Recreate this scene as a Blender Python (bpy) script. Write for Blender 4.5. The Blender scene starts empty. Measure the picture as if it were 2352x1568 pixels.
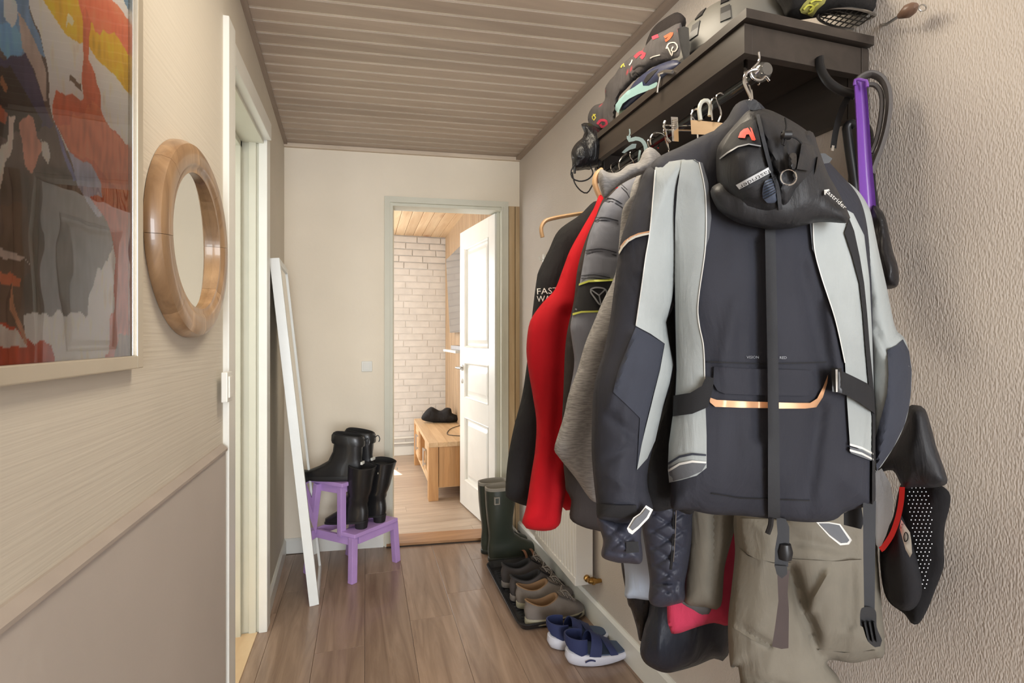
import bpy, bmesh, math, random
import numpy as np
from mathutils import Vector, Matrix, noise
from mathutils.geometry import delaunay_2d_cdt
random.seed(7)
PI = math.pi
S = bpy.context.scene
COL = S.collection

# ------------------------------------------------------------------ camera
F = 1150.0            # focal length in pixels of the 2352 px wide frame
CX, HY = 1176.0, 776.0
EYE = Vector((0, 0, 1.25))
YAW = math.radians(16.29)
FWD = Vector((math.sin(YAW), math.cos(YAW), 0)); RGT = Vector((math.cos(YAW), -math.sin(YAW), 0)); UP = Vector((0, 0, 1))
cam_d = bpy.data.cameras.new('camera'); cam = bpy.data.objects.new('camera', cam_d); COL.objects.link(cam)
cam.location = EYE; cam.rotation_euler = (PI/2, 0, -YAW)
cam_d.sensor_width = 36; cam_d.lens = F/2352*36; cam_d.shift_y = (HY-784)/2352; cam_d.clip_start = .05
S.camera = cam
# ------------------------------------------------------------------ world, sun, large lights, exposure
w = bpy.data.worlds.new('world'); S.world = w; w.use_nodes = True
bg = w.node_tree.nodes['Background']; bg.inputs[0].default_value = (.93, .96, 1, 1); bg.inputs[1].default_value = 2.2
S.view_settings.view_transform = 'Standard'; S.view_settings.look = 'None'; S.view_settings.gamma = 1; S.view_settings.use_curve_mapping = False
S.view_settings.exposure = 0.62
def area(name, loc, rot, sx, sy, e, c=(1, 1, 1)):
    l = bpy.data.lights.new(name, 'AREA'); l.shape = 'RECTANGLE'; l.size = sx; l.size_y = sy; l.energy = e; l.color = c
    o = bpy.data.objects.new(name, l); COL.objects.link(o); o.location = loc; o.rotation_euler = rot; return o
sun = bpy.data.lights.new('sun', 'SUN'); sun.energy = 9; sun.angle = .01; sun.color = (1, .95, .86)
so = bpy.data.objects.new('sun', sun); COL.objects.link(so)
so.rotation_euler = Vector((-.29, 1.0, 2.5)).to_track_quat('Z', 'Y').to_euler()
area('rear_fill_light', (.3, -3.3, 1.35), (math.radians(90), 0, 0), 1.25, 2.0, 75, (.93, .96, 1))  # unseen area light added behind the camera, shines along the hall
area('hall_fill_light', (.28, 1.1, 2.36), (0, 0, 0), .45, .45, 9, (1, .88, .7))  # added warm fill above the view, no fitting modelled, brightens the hall
area('side_room_daylight', (-.88, 2.05, 1.3), (0, math.radians(-90), 0), 1.6, .7, 3, (.96, 1, .93))
area('room_window_light', (-.55, 5.34, 1.55), (math.radians(-90), 0, 0), 1.1, 1.2, 12, (.97, .98, 1))
area('room_side_window_light', (-1.35, 4.2, 1.5), (0, math.radians(-90), 0), 1.3, 1.6, 9, (1, .985, .97))

# ------------------------------------------------------------------ helpers
WO = {}
def world_of(o): return WO.get(o.name, Vector((0, 0, 0)))
def props(o, label=None, cat=None, group=None, kind=None):
    if label: o['label'] = label
    if cat: o['category'] = cat
    if group: o['group'] = group
    if kind: o['kind'] = kind
    return o
def thing(name, label, cat, loc=(0, 0, 0), group=None, rz=0):
    o = bpy.data.objects.new(name, None); COL.objects.link(o); o.location = loc; o.rotation_euler = (0, 0, rz); o.empty_display_size = .05
    WO[o.name] = Vector(loc); return props(o, label, cat, group)
def ray(px, py): return FWD + RGT*((px-CX)/F) + UP*((HY-py)/F)
def onZ(px, py, z=0.0):
    d = ray(px, py); return EYE + d*((z-EYE.z)/d.z)
def onX(px, py, X): d = ray(px, py); return EYE + d*(X/d.x)
def onY(px, py, Y): d = ray(px, py); return EYE + d*(Y/d.y)
class Plane:          # a vertical plane in the room: world Y at two image columns
    def __init__(s, p1, y1, p2, y2):
        a = onY(p1, HY, y1); b = onY(p2, HY, y2); s.set(a, b)
    def set(s, a, b):
        s.a = Vector((a.x, a.y, 0)); u = Vector((b.x-a.x, b.y-a.y, 0)).normalized(); s.u = u; s.n = Vector((u.y, -u.x, 0))
    def t(s, px, py):
        d = ray(px, py); return (s.a - Vector((EYE.x, EYE.y, 0))).dot(s.n)/d.dot(s.n)
    def p(s, px, py): return EYE + ray(px, py)*s.t(px, py)
def wall_plane(a, b):
    q = Plane.__new__(Plane); q.set(Vector((a[0], a[1], 0)), Vector((b[0], b[1], 0))); return q

class MB:
    def __init__(s): s.v = []; s.f = []
    def add(s, v, f):
        n = len(s.v); s.v += [Vector(x) for x in v]; s.f += [tuple(i+n for i in q) for q in f]; return s
    def box(s, x0, y0, z0, x1, y1, z1, bev=0, M=None):
        if bev <= 0:
            v = [(x0,y0,z0),(x1,y0,z0),(x1,y1,z0),(x0,y1,z0),(x0,y0,z1),(x1,y0,z1),(x1,y1,z1),(x0,y1,z1)]
            f = [(0,3,2,1),(4,5,6,7),(0,1,5,4),(1,2,6,5),(2,3,7,6),(3,0,4,7)]
        else:
            bm = bmesh.new(); bmesh.ops.create_cube(bm, size=1)
            for q in bm.verts:
                q.co = Vector(((x0+x1)/2+q.co.x*(x1-x0), (y0+y1)/2+q.co.y*(y1-y0), (z0+z1)/2+q.co.z*(z1-z0)))
            bmesh.ops.bevel(bm, geom=bm.edges[:], offset=bev, segments=2, affect='EDGES', profile=.6)
            bm.verts.index_update(); v = [q.co.copy() for q in bm.verts]; f = [tuple(x.index for x in q.verts) for q in bm.faces]; bm.free()
        if M is not None: v = [M @ Vector(q) for q in v]
        return s.add(v, f)
    def obox(s, a, b, wid, dep, bev=0, side=None):     # bar from a to b, section wid (along side) x dep
        a = Vector(a); b = Vector(b); d = b-a; L = d.length; z = d.normalized()
        x = Vector(side) if side is not None else (Vector((1,0,0)) if abs(z.x) < .8 else Vector((0,1,0)))
        x = (x - z*x.dot(z)).normalized(); y = z.cross(x)
        M = Matrix(((x.x,y.x,z.x,a.x),(x.y,y.y,z.y,a.y),(x.z,y.z,z.z,a.z),(0,0,0,1)))
        return s.box(-wid/2, -dep/2, 0, wid/2, dep/2, L, bev, M)
    def prism(s, poly, z0, z1):
        n = len(poly); ar = sum(poly[i][0]*poly[(i+1)%n][1]-poly[(i+1)%n][0]*poly[i][1] for i in range(n))
        if ar < 0: poly = poly[::-1]
        v = [(p[0],p[1],z0) for p in poly]+[(p[0],p[1],z1) for p in poly]
        f = [tuple(range(n-1,-1,-1)), tuple(range(n,2*n))]+[(i,(i+1)%n,(i+1)%n+n,i+n) for i in range(n)]
        return s.add(v, f)
    def loft(s, rings, cap0=True, cap1=True, closed=True):
        n = len(rings[0]); v = [p for r in rings for p in r]; f = []
        for k in range(len(rings)-1):
            for i in range(n if closed else n-1):
                j = (i+1) % n; f.append((k*n+i, k*n+j, (k+1)*n+j, (k+1)*n+i))
        if cap0: f.append(tuple(range(n-1,-1,-1)))
        if cap1: f.append(tuple((len(rings)-1)*n+i for i in range(n)))
        return s.add(v, f)
    def tube(s, pts, r, n=8, flat=1.0, closed=False, nrm=None):
        pts = [Vector(p) for p in pts]; m = len(pts); rings = []; prev = None
        for i, p in enumerate(pts):
            a = pts[(i-1) % m] if (closed or i > 0) else p; b = pts[(i+1) % m] if (closed or i < m-1) else p
            t = (b-a).normalized()
            if nrm is not None: x = Vector(nrm)
            elif prev is not None: x = prev
            else: x = Vector((0,0,1)) if abs(t.z) < .9 else Vector((1,0,0))
            x = (x-t*x.dot(t)).normalized(); prev = x; y = t.cross(x)
            rr = r[i] if isinstance(r, (list, tuple)) else r
            rings.append([p+x*(math.cos(q)*rr*flat)+y*(math.sin(q)*rr) for q in [2*PI*k/n for k in range(n)]])
        if closed: rings.append(rings[0]); return s.loft(rings, False, False)
        return s.loft(rings)
    def lathe(s, prof, c, axis=(0,0,1), n=24):
        z = Vector(axis).normalized(); x = Vector((1,0,0)) if abs(z.x) < .8 else Vector((0,1,0)); x = (x-z*x.dot(z)).normalized(); y = z.cross(x); c = Vector(c)
        return s.loft([[c+z*h+x*(math.cos(2*PI*k/n)*r)+y*(math.sin(2*PI*k/n)*r) for k in range(n)] for r, h in prof])
    def build(s, name, mat, parent=None, smooth=False, local=False, label=None, cat=None, group=None, kind=None, auto=None):
        me = bpy.data.meshes.new(name); o = bpy.data.objects.new(name, me)
        if parent is not None: base = Vector((0,0,0)) if local else world_of(parent)
        elif local: base = Vector((0,0,0))
        else:
            mn = Vector([min(v[i] for v in s.v) for i in range(3)]); mx = Vector([max(v[i] for v in s.v) for i in range(3)])
            base = Vector(((mn.x+mx.x)/2, (mn.y+mx.y)/2, mn.z)); o.location = base
        me.from_pydata([v-base for v in s.v], [], s.f); me.validate()
        if smooth:
            me.polygons.foreach_set('use_smooth', [True]*len(me.polygons))
            me.set_sharp_from_angle(angle=math.radians(auto if auto else 40))
        for m in (mat if isinstance(mat, list) else [mat]): me.materials.append(m)
        COL.objects.link(o); WO[o.name] = base.copy() if not (parent is not None and local) else Vector((0,0,0))
        if parent is not None: o.parent = parent
        return props(o, label, cat, group, kind)

# ------------------------------------------------------------------ materials
def lin(c): return tuple(((x/255)/12.92 if x/255 <= .04045 else ((x/255+.055)/1.055)**2.4) for x in c)+(1,)
def newmat(name):
    m = bpy.data.materials.new(name); m.use_nodes = True; nt = m.node_tree
    return m, nt, nt.nodes['Principled BSDF']
def N(nt, t, **k):
    n = nt.nodes.new(t)
    for a, b in k.items():
        if a.startswith('i_'): n.inputs[a[2:].replace('_', ' ')].default_value = b
        else: setattr(n, a, b)
    return n
def coords(nt, sc=(1,1,1), rnd=True):
    g = N(nt, 'ShaderNodeNewGeometry'); mp = N(nt, 'ShaderNodeMapping'); mp.inputs['Scale'].default_value = sc
    if rnd:
        oi = N(nt, 'ShaderNodeObjectInfo'); mu = N(nt, 'ShaderNodeMath', operation='MULTIPLY'); mu.inputs[1].default_value = 37
        nt.links.new(oi.outputs['Random'], mu.inputs[0]); ad = N(nt, 'ShaderNodeVectorMath', operation='ADD')
        nt.links.new(g.outputs['Position'], ad.inputs[0]); nt.links.new(mu.outputs[0], ad.inputs[1]); nt.links.new(ad.outputs[0], mp.inputs[0])
    else: nt.links.new(g.outputs['Position'], mp.inputs[0])
    return mp.outputs[0]
def ramp(nt, fac, stops):
    r = N(nt, 'ShaderNodeValToRGB'); e = r.color_ramp.elements
    while len(e) < len(stops): e.new(.5)
    for q, (p, c) in zip(e, stops): q.position = p; q.color = c
    nt.links.new(fac, r.inputs[0]); return r.outputs[0]
def mix(nt, fac, a, b, mode='MIX'):
    m = N(nt, 'ShaderNodeMix', data_type='RGBA', blend_type=mode)
    for i, x in ((0, fac), (6, a), (7, b)):
        if hasattr(x, 'links') or hasattr(x, 'is_output'): nt.links.new(x, m.inputs[i])
        else: m.inputs[i].default_value = x
    return m.outputs[2]
def bump(nt, b, h, strength, dist):
    n = N(nt, 'ShaderNodeBump'); n.inputs['Strength'].default_value = strength; n.inputs['Distance'].default_value = dist
    nt.links.new(h, n.inputs['Height']); nt.links.new(n.outputs[0], b.inputs['Normal']); return n
def plain(name, c, rough=.5, metal=0, bumps=0, bscale=60, var=.06, coat=0):
    m, nt, b = newmat(name); b.inputs['Roughness'].default_value = rough; b.inputs['Metallic'].default_value = metal; b.inputs['Coat Weight'].default_value = coat
    v = coords(nt); n = N(nt, 'ShaderNodeTexNoise'); n.inputs['Scale'].default_value = 9; n.inputs['Detail'].default_value = 4; nt.links.new(v, n.inputs[0])
    a = lin(c); lo = tuple(x*(1-var) for x in a[:3])+(1,); hi = tuple(min(1, x*(1+var)) for x in a[:3])+(1,)
    nt.links.new(ramp(nt, n.outputs[0], [(.35, lo), (.65, hi)]), b.inputs['Base Color'])
    if bumps:
        n2 = N(nt, 'ShaderNodeTexNoise'); n2.inputs['Scale'].default_value = bscale; n2.inputs['Detail'].default_value = 3; nt.links.new(v, n2.inputs[0])
        bump(nt, b, n2.outputs[0], bumps, .004)
    return m
def fabric(name, c, rough=.85, weave=900, crease=.35, spots=0, c2=None, sheen=.0, cscale=14, marl=0):
    m, nt, b = newmat(name); b.inputs['Roughness'].default_value = rough; b.inputs['Specular IOR Level'].default_value = .35; b.inputs['Sheen Weight'].default_value = sheen
    v = coords(nt, rnd=False); a = lin(c)
    n = N(nt, 'ShaderNodeTexNoise'); n.inputs['Scale'].default_value = 6; n.inputs['Detail'].default_value = 5; nt.links.new(v, n.inputs[0])
    col = ramp(nt, n.outputs[0], [(.3, tuple(x*.84 for x in a[:3])+(1,)), (.7, tuple(min(1, x*1.14) for x in a[:3])+(1,))])
    if marl:
        g = coords(nt, (60, 60, 500), False); n3 = N(nt, 'ShaderNodeTexNoise'); n3.inputs['Scale'].default_value = 1; n3.inputs['Detail'].default_value = 3; nt.links.new(g, n3.inputs[0])
        col = mix(nt, ramp(nt, n3.outputs[0], [(.42, (0,0,0,1)), (.6, (1,1,1,1))]), col, lin(c2))
    if spots:
        vo = N(nt, 'ShaderNodeTexVoronoi'); vo.inputs['Scale'].default_value = spots; nt.links.new(v, vo.inputs[0])
        f = ramp(nt, vo.outputs['Distance'], [(.0, (1,1,1,1)), (.22, (0,0,0,1))]); col = mix(nt, f, col, lin(c2))
    nt.links.new(col, b.inputs['Base Color'])
    cz = coords(nt, (1.6, 1.6, .55), False)
    n2 = N(nt, 'ShaderNodeTexNoise'); n2.inputs['Scale'].default_value = cscale; n2.inputs['Detail'].default_value = 4; n2.inputs['Distortion'].default_value = .6; nt.links.new(cz, n2.inputs[0])
    w2 = N(nt, 'ShaderNodeTexNoise'); w2.inputs['Scale'].default_value = weave; nt.links.new(v, w2.inputs[0])
    b1 = N(nt, 'ShaderNodeBump'); b1.inputs['Strength'].default_value = crease; b1.inputs['Distance'].default_value = .02; nt.links.new(n2.outputs[0], b1.inputs['Height'])
    b2 = N(nt, 'ShaderNodeBump'); b2.inputs['Strength'].default_value = .25; b2.inputs['Distance'].default_value = .001; nt.links.new(w2.outputs[0], b2.inputs['Height'])
    nt.links.new(b1.outputs[0], b2.inputs['Normal']); nt.links.new(b2.outputs[0], b.inputs['Normal']); return m
def wood(name, c1, c2, axis='Y', sc=1, rough=.45, var=.18, knots=0, kc=(70, 45, 30), coat=0, grain=1.0, bmp=.15):
    m, nt, b = newmat(name); b.inputs['Roughness'].default_value = rough; b.inputs['Coat Weight'].default_value = coat
    st = {'X': (1.2, 14, 14), 'Y': (14, 1.2, 14), 'Z': (14, 14, 1.2)}[axis]; v = coords(nt, tuple(x*sc for x in st))
    n = N(nt, 'ShaderNodeTexNoise'); n.inputs['Scale'].default_value = 1.5; n.inputs['Detail'].default_value = 8; n.inputs['Roughness'].default_value = .62; n.inputs['Distortion'].default_value = .7*grain; nt.links.new(v, n.inputs[0])
    col = ramp(nt, n.outputs[0], [(.28, lin(c2)), (.5, tuple((x+y)/2 for x, y in zip(lin(c1), lin(c2)))), (.7, lin(c1))])
    oi = N(nt, 'ShaderNodeObjectInfo'); mr = N(nt, 'ShaderNodeMapRange'); mr.inputs[3].default_value = 1-var; mr.inputs[4].default_value = 1+var; nt.links.new(oi.outputs['Random'], mr.inputs[0])
    cb = N(nt, 'ShaderNodeVectorMath', operation='SCALE'); nt.links.new(col, cb.inputs[0]); nt.links.new(mr.outputs[0], cb.inputs['Scale']); col = cb.outputs[0]
    if knots:
        v2 = coords(nt, {'X': (.35, 1, 1), 'Y': (1, .35, 1), 'Z': (1, 1, .35)}[axis]); vo = N(nt, 'ShaderNodeTexVoronoi'); vo.inputs['Scale'].default_value = knots; nt.links.new(v2, vo.inputs[0])
        col = mix(nt, ramp(nt, vo.outputs['Distance'], [(.0, (1,1,1,1)), (.1, (0,0,0,1))]), col, lin(kc))
    nt.links.new(col, b.inputs['Base Color'])
    if bmp: bump(nt, b, n.outputs[0], bmp, .002)
    return m
def metal(name, c, rough=.3): return plain(name, c, rough, 1, var=.03)

# ------------------------------------------------------------------ cloth builders: outlines become closed, padded, folded bodies
def spline(p, step=7.0, closed=True):
    p = [np.array(q, float) for q in p]; n = len(p); out = []
    for i in range(n if closed else n-1):
        a, b, c, d = (p[(i-1) % n] if closed or i > 0 else p[i]), p[i], p[(i+1) % n], (p[(i+2) % n] if closed or i < n-2 else p[i+1])
        k = max(1, int(np.linalg.norm(c-b)/step))
        for j in range(k):
            t = j/k; out.append(.5*((2*b)+(-a+c)*t+(2*a-5*b+4*c-d)*t*t+(-a+3*b-3*c+d)*t**3)*1.0)
    if not closed: out.append(p[-1])
    return out
def lines(p, step=7.0):
    out = []; n = len(p)
    for i in range(n):
        b = np.array(p[i], float); c = np.array(p[(i+1) % n], float); k = max(1, int(np.linalg.norm(c-b)/step))
        out += [b+(c-b)*j/k for j in range(k)]
    return out
def inside(P, poly):
    x, y = P[:, 0], P[:, 1]; r = np.zeros(len(P), bool); n = len(poly)
    for i in range(n):
        x0, y0 = poly[i]; x1, y1 = poly[(i+1) % n]
        c = (y0 > y) != (y1 > y); xi = (x1-x0)*(y-y0)/((y1-y0) or 1e-9)+x0; r ^= c & (x < xi)
    return r
def dist(P, poly):
    d = np.full(len(P), 1e9); n = len(poly)
    for i in range(n):
        a = np.array(poly[i]); b = np.array(poly[(i+1) % n]); ab = b-a; L = ab.dot(ab) or 1e-9
        t = np.clip(((P-a)@ab)/L, 0, 1); q = P-(a+t[:, None]*ab); d = np.minimum(d, np.hypot(q[:, 0], q[:, 1]))
    return d
def mesh2d(poly, step):
    A = np.array(poly); x0, y0 = A.min(0); x1, y1 = A.max(0); g = []
    r = 0; y = y0+step/2
    while y < y1:
        x = x0+(step/2 if r % 2 else 0)
        while x < x1: g.append((x, y)); x += step
        y += step*.87; r += 1
    G = np.array(g) if g else np.zeros((0, 2))
    if len(G): G = G[inside(G, poly)]
    if len(G): G = G[dist(G, poly) > step*.45]
    pts = [Vector(q) for q in poly]+[Vector(q) for q in G]; n = len(poly)
    v, e, f, ov, oe, of = delaunay_2d_cdt(pts, [(i, (i+1) % n) for i in range(n)], [], 1, 1e-4)
    V = np.array([(q.x, q.y) for q in v]); cnt = {}
    for t in f:
        for i in range(3):
            k = (t[i], t[(i+1) % 3]); cnt[k] = 1
    bd = [k for k in cnt if (k[1], k[0]) not in cnt]
    return V, [tuple(t) for t in f], bd
class Puff:
    """closed padded cloth body; its outline lies in a vertical plane of the room"""
    def __init__(s, pts, plane, T=.03, R=.05, Tb=None, fold=(.006, 9, 3), seed=0, smooth=True, step=9, off=0, creases=()):
        s.poly = [tuple(q) for q in (spline(pts, step) if smooth else lines(pts, step))]; s.pl = plane; s.T = T; s.R = R; s.Tb = T if Tb is None else Tb
        s.fold = fold; s.seed = seed; s.step = step; s.off = off; s.cr = creases
        c = np.array(s.poly).mean(0); s.m = plane.t(c[0], c[1])/F
    def h(s, V):
        d = dist(V, s.poly)*s.m*inside(V, s.poly); x = np.clip(d/s.R, 0, 1); prof = np.sqrt(np.clip(1-(1-x)**2, 0, 1)); e = np.clip(d/(s.R*.6), 0, 1)
        a, fx, fz = s.fold; fo = np.zeros(len(V))
        for i, (px, py) in enumerate(V):
            X = px*s.m; Z = py*s.m
            q = noise.noise(Vector((X*fx, Z*fz, s.seed*3.7))); q2 = noise.noise(Vector((X*fx*2.3+5, Z*fz*1.8, s.seed*2.1+9)))
            fo[i] = a*(q*1.0+(.5-abs(q2))*.55)
        for (x0, y0, x1, y1, wd, am) in s.cr:
            p0 = np.array((x0, y0)); ab = np.array((x1-x0, y1-y0), float); t = np.clip(((V-p0)@ab)/ab.dot(ab), 0, 1); q = V-(p0+t[:, None]*ab); dd = np.hypot(q[:, 0], q[:, 1])
            fo += am*np.exp(-(dd/wd)**2)
        return prof, fo*e
    def front(s, V):      # ray parameter of the front surface at image columns/rows V
        prof, fo = s.h(V); return np.array([s.pl.t(x, y) for x, y in V])-s.off-s.T*prof-fo
    def build(s, name, mat, parent=None, **k):
        V, f, bd = mesh2d(s.poly, s.step); prof, fo = s.h(V); t0 = np.array([s.pl.t(x, y) for x, y in V])-s.off
        tf = t0-s.T*prof-fo; tb = t0+s.Tb*prof-fo*.3; mb = MB()
        bset = {i for e in bd for i in e}; n = len(V); idx = {}; v = [EYE+ray(*V[i])*tf[i] for i in range(n)]
        for i in range(n):
            if i in bset: idx[i] = i
            else: idx[i] = len(v); v.append(EYE+ray(*V[i])*tb[i])
        A = sum((V[t[1]][0]-V[t[0]][0])*(V[t[2]][1]-V[t[0]][1])-(V[t[2]][0]-V[t[0]][0])*(V[t[1]][1]-V[t[0]][1]) for t in f)
        ff = [t if A < 0 else t[::-1] for t in f]
        mb.add(v, ff+[tuple(idx[i] for i in t[::-1]) for t in ff])
        return mb.build(name, mat, parent, smooth=True, auto=75, **k)
def patch(name, pts, host, mat, parent, off=.003, dep=.006, step=8, smooth=False, puff=0, R=.012, cut=True, **k):
    """a sewn-on piece that follows the cloth surface of its host and stands proud of it"""
    poly = [tuple(q) for q in (spline(pts, step) if smooth else lines(pts, step))]
    V, f, bd = mesh2d(poly, step); t = (host.front(V) if isinstance(host, Puff) else np.array([host.t(x, y) for x, y in V]))-off
    if puff: m = t.mean()/F; x = np.clip(dist(V, poly)*m/R, 0, 1); t = t-puff*np.sqrt(np.clip(1-(1-x)**2, 0, 1))
    v = [EYE+ray(*V[i])*t[i] for i in range(len(V))]; n = len(v)
    A = sum((V[q[1]][0]-V[q[0]][0])*(V[q[2]][1]-V[q[0]][1])-(V[q[2]][0]-V[q[0]][0])*(V[q[1]][1]-V[q[0]][1]) for q in f)
    ff = [q if A < 0 else q[::-1] for q in f]; cnt = {(q[i], q[(i+1) % 3]) for q in ff for i in range(3)}; be = [e for e in cnt if (e[1], e[0]) not in cnt]
    v += [EYE+ray(*V[i])*(t[i]+dep) for i in range(n)]
    mb = MB(); mb.add(v, ff+[tuple(i+n for i in q[::-1]) for q in ff]+[(b, a, a+n, b+n) for a, b in be])
    return mb.build(name, mat, parent, smooth=True, auto=50, **k)
def text_patch(name, s, p0, p1, host, mat, parent, h, off=.006, flip=False, **k):
    """lettering lying on a host surface: from p0 to p1 in the image, cap height h px"""
    cu = bpy.data.curves.new(name, 'FONT'); cu.body = s; cu.resolution_u = 2; o = bpy.data.objects.new(name, cu); COL.objects.link(o)
    bpy.context.view_layer.update(); me = o.to_mesh(); V = np.array([v.co[:] for v in me.vertices]); f = [tuple(p.vertices) for p in me.polygons]; o.to_mesh_clear()
    bpy.data.objects.remove(o); x0, x1 = V[:, 0].min(), V[:, 0].max(); p0 = np.array(p0, float); p1 = np.array(p1, float); u = (p1-p0); L = np.linalg.norm(u); u /= L
    w_ = np.array((u[1], -u[0])); Q = np.array([p0+u*((q[0]-x0)/(x1-x0)*L)+w_*(q[1]/.7*h) for q in V])
    t = (host.front(Q) if isinstance(host, Puff) else np.array([host.t(x, y) for x, y in Q]))-off
    mb = MB(); mb.add([EYE+ray(*Q[i])*t[i] for i in range(len(Q))], f); return mb.build(name, mat, parent, **k)
def tube_px(mb, pts, pl, r, n=8, step=6, smooth=True, off=0, flat=1.0):
    q = spline(pts, step, False) if smooth else pts
    return mb.tube([EYE+ray(x, y)*(pl.t(x, y)-off) for x, y in q], r, n, flat)
# ================================================================== the setting
def wallpaper(name, c, kind):
    m, nt, b = newmat(name); b.inputs['Roughness'].default_value = .75
    v = coords(nt, rnd=False)
    n = N(nt, 'ShaderNodeTexNoise'); n.inputs['Scale'].default_value = 2.2; n.inputs['Detail'].default_value = 5; nt.links.new(v, n.inputs[0])
    a = lin(c); nt.links.new(ramp(nt, n.outputs[0], [(.3, tuple(x*.95 for x in a[:3])+(1,)), (.7, tuple(x*1.04 for x in a[:3])+(1,))]), b.inputs['Base Color'])
    if kind == 'ribbed':      # fine horizontal ribs with a wobble
        s = coords(nt, (3, 3, 150), False); q = N(nt, 'ShaderNodeTexNoise'); q.inputs['Scale'].default_value = 1; q.inputs['Detail'].default_value = 2; nt.links.new(s, q.inputs[0]); bump(nt, b, q.outputs[0], .3, .003)
    elif kind == 'woven':     # coarse vertical woven relief
        s = coords(nt, (420, 420, 150), False); q = N(nt, 'ShaderNodeTexVoronoi'); q.feature = 'SMOOTH_F1'; q.inputs['Scale'].default_value = 1; nt.links.new(s, q.inputs[0]); bump(nt, b, q.outputs['Distance'], .6, .002)
    else:
        s = coords(nt, (20, 20, 20), False); q = N(nt, 'ShaderNodeTexNoise'); q.inputs['Scale'].default_value = 3; q.inputs['Detail'].default_value = 6; nt.links.new(s, q.inputs[0]); bump(nt, b, q.outputs[0], .12, .004)
    return m
M_left = wallpaper('ribbed wallpaper', (206, 198, 184), 'ribbed'); M_right = wallpaper('woven wallpaper', (204, 195, 186), 'woven'); M_back = wallpaper('painted wall', (236, 226, 208), 'flat')
M_panel = wallpaper('smooth panel', (190, 181, 173), 'flat')
M_white = plain('white gloss paint', (226, 226, 220), .32, bumps=.03, bscale=20, var=.02)
M_cream = plain('cream paint', (208, 207, 192), .4, bumps=.03, bscale=20, var=.02)
M_floor = wood('brown laminate', (168, 143, 124), (120, 97, 81), 'Y', .75, .30, .14, knots=2.2, kc=(84, 64, 52), coat=.15, grain=2.0, bmp=.03)
M_floor2 = wood('pale laminate', (196, 178, 158), (160, 140, 122), 'X', .8, .38, .05, bmp=.03)
M_ceil = wood("whitewashed pine", (192, 177, 162), (174, 158, 144), 'X', .8, .6, .08, knots=1.6, kc=(128, 112, 98), bmp=.1)
M_ceilw = plain('whitewashed groove', (240, 234, 224), .6)
M_cornice = wood('pale stained moulding', (168, 153, 140), (146, 130, 118), 'Y', 1, .6, .04)
M_pine = wood('yellow pine', (232, 206, 168), (208, 172, 130), 'Y', .8, .45, .06, knots=2.2, kc=(170, 108, 62), bmp=.05)
M_brick = plain('white painted brick', (216, 213, 208), .7, bumps=.4, bscale=30)
M_mortar = plain('grey mortar', (204, 201, 196), .85, bumps=.3, bscale=80)
M_rawpine = wood('raw stud pine', (205, 182, 146), (176, 148, 110), 'Z', .9, .7, .05, knots=2.5, kc=(150, 110, 76))
M_oakst = wood('threshold oak', (178, 136, 96), (148, 106, 70), 'X', 1, .45, .04)
M_dark = plain('dark gap', (58, 48, 42), .8)
M_steel = metal('brushed steel', (190, 188, 184), .28); M_chrome = metal('chrome', (215, 215, 215), .12)
M_blackp = plain('black plastic', (26, 26, 28), .4)

HT = 2.38
L0, R0 = Vector((-.456, 3.165)), Vector((.937, 3.01))      # corners of the end wall
WL = wall_plane((-.39, 1.6), (-.456, 3.165)); WB = wall_plane((L0.x, L0.y), (R0.x, R0.y)); WR = wall_plane((.93, 2.98), (.99, 1.456))
ub = (R0-L0).normalized(); nb = Vector((-ub.y, ub.x))    # nb points to the far room (+Y)
def xr(y): return .99+(1.456-y)*(.06/1.524)
def xl(y): return -.39 if y < 1.6 else -.39-(y-1.6)*(.066/1.565)
def bw(s, d=0): p = L0+ub*s+nb*d; return (p.x, p.y)
def bs(px): p = WB.p(px, HY); return (Vector((p.x, p.y))-L0).dot(ub)

# floors: every plank is a piece of the floor
fl = MB().box(-.9, -3.4, -.06, 1.25, 3.22, -.0135).build('floor', M_dark, kind='structure')
gap = .0004; row = 0; x = -.58
while x < 1.12:
    x1 = x+.192; y = -1.0-random.random()*1.1; row += 1
    while y < 3.12:
        ya, yb = max(y, -1.0), min(y+1.28, 3.13)
        if yb-ya > .03: MB().box(x+gap, ya+gap, -.013, x1-gap, yb-gap, 0, .0012).build('plank', M_floor, fl)
        y += 1.28
    x = x1
f2 = MB().box(-1.5, 3.22, -.06, 1.1, 5.6, -.0135).build('floor', M_dark, kind='structure'); y = 3.16
while y < 5.44:
    x = -1.45-random.random()
    while x < .84:
        xa, xb = max(x, -1.45), min(x+1.28, .85)
        if xb-xa > .03: MB().box(xa+gap, y+gap, -.013, xb-gap, min(y+.125, 5.46)-gap, 0, .001).build('plank', M_floor2, f2)
        x += 1.28
    y += .125
# left wall, wainscot panel, door opening
pl = MB().prism([(-.39, -3.4), (-.39, 1.60), (-.52, 1.60), (-.52, -3.4)], 0, HT)
pl.prism([(-.39, 1.60), (xl(2.4), 2.40), (-.54, 2.40), (-.52, 1.60)], 2.10, HT)
pl.prism([(xl(2.4), 2.40), (L0.x, 3.2), (-.56, 3.2), (-.54, 2.40)], 0, HT)
pl.build('wall_left', M_left, kind='structure')
pn = MB().box(-.391, -3.4, .0, -.377, 1.575, .935, .002); pn.build('wall_panel_left', M_panel, kind='structure')
cap = MB(); cap.loft([[Vector((-.391, yy, .935)), Vector((-.372, yy, .935)), Vector((-.372, yy, .941)), Vector((-.385, yy, .953)), Vector((-.391, yy, .953))] for yy in (-3.4, 1.575)]); cap.build('trim_1', plain('rail paint', (168, 157, 148), .6), kind='structure')
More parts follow.
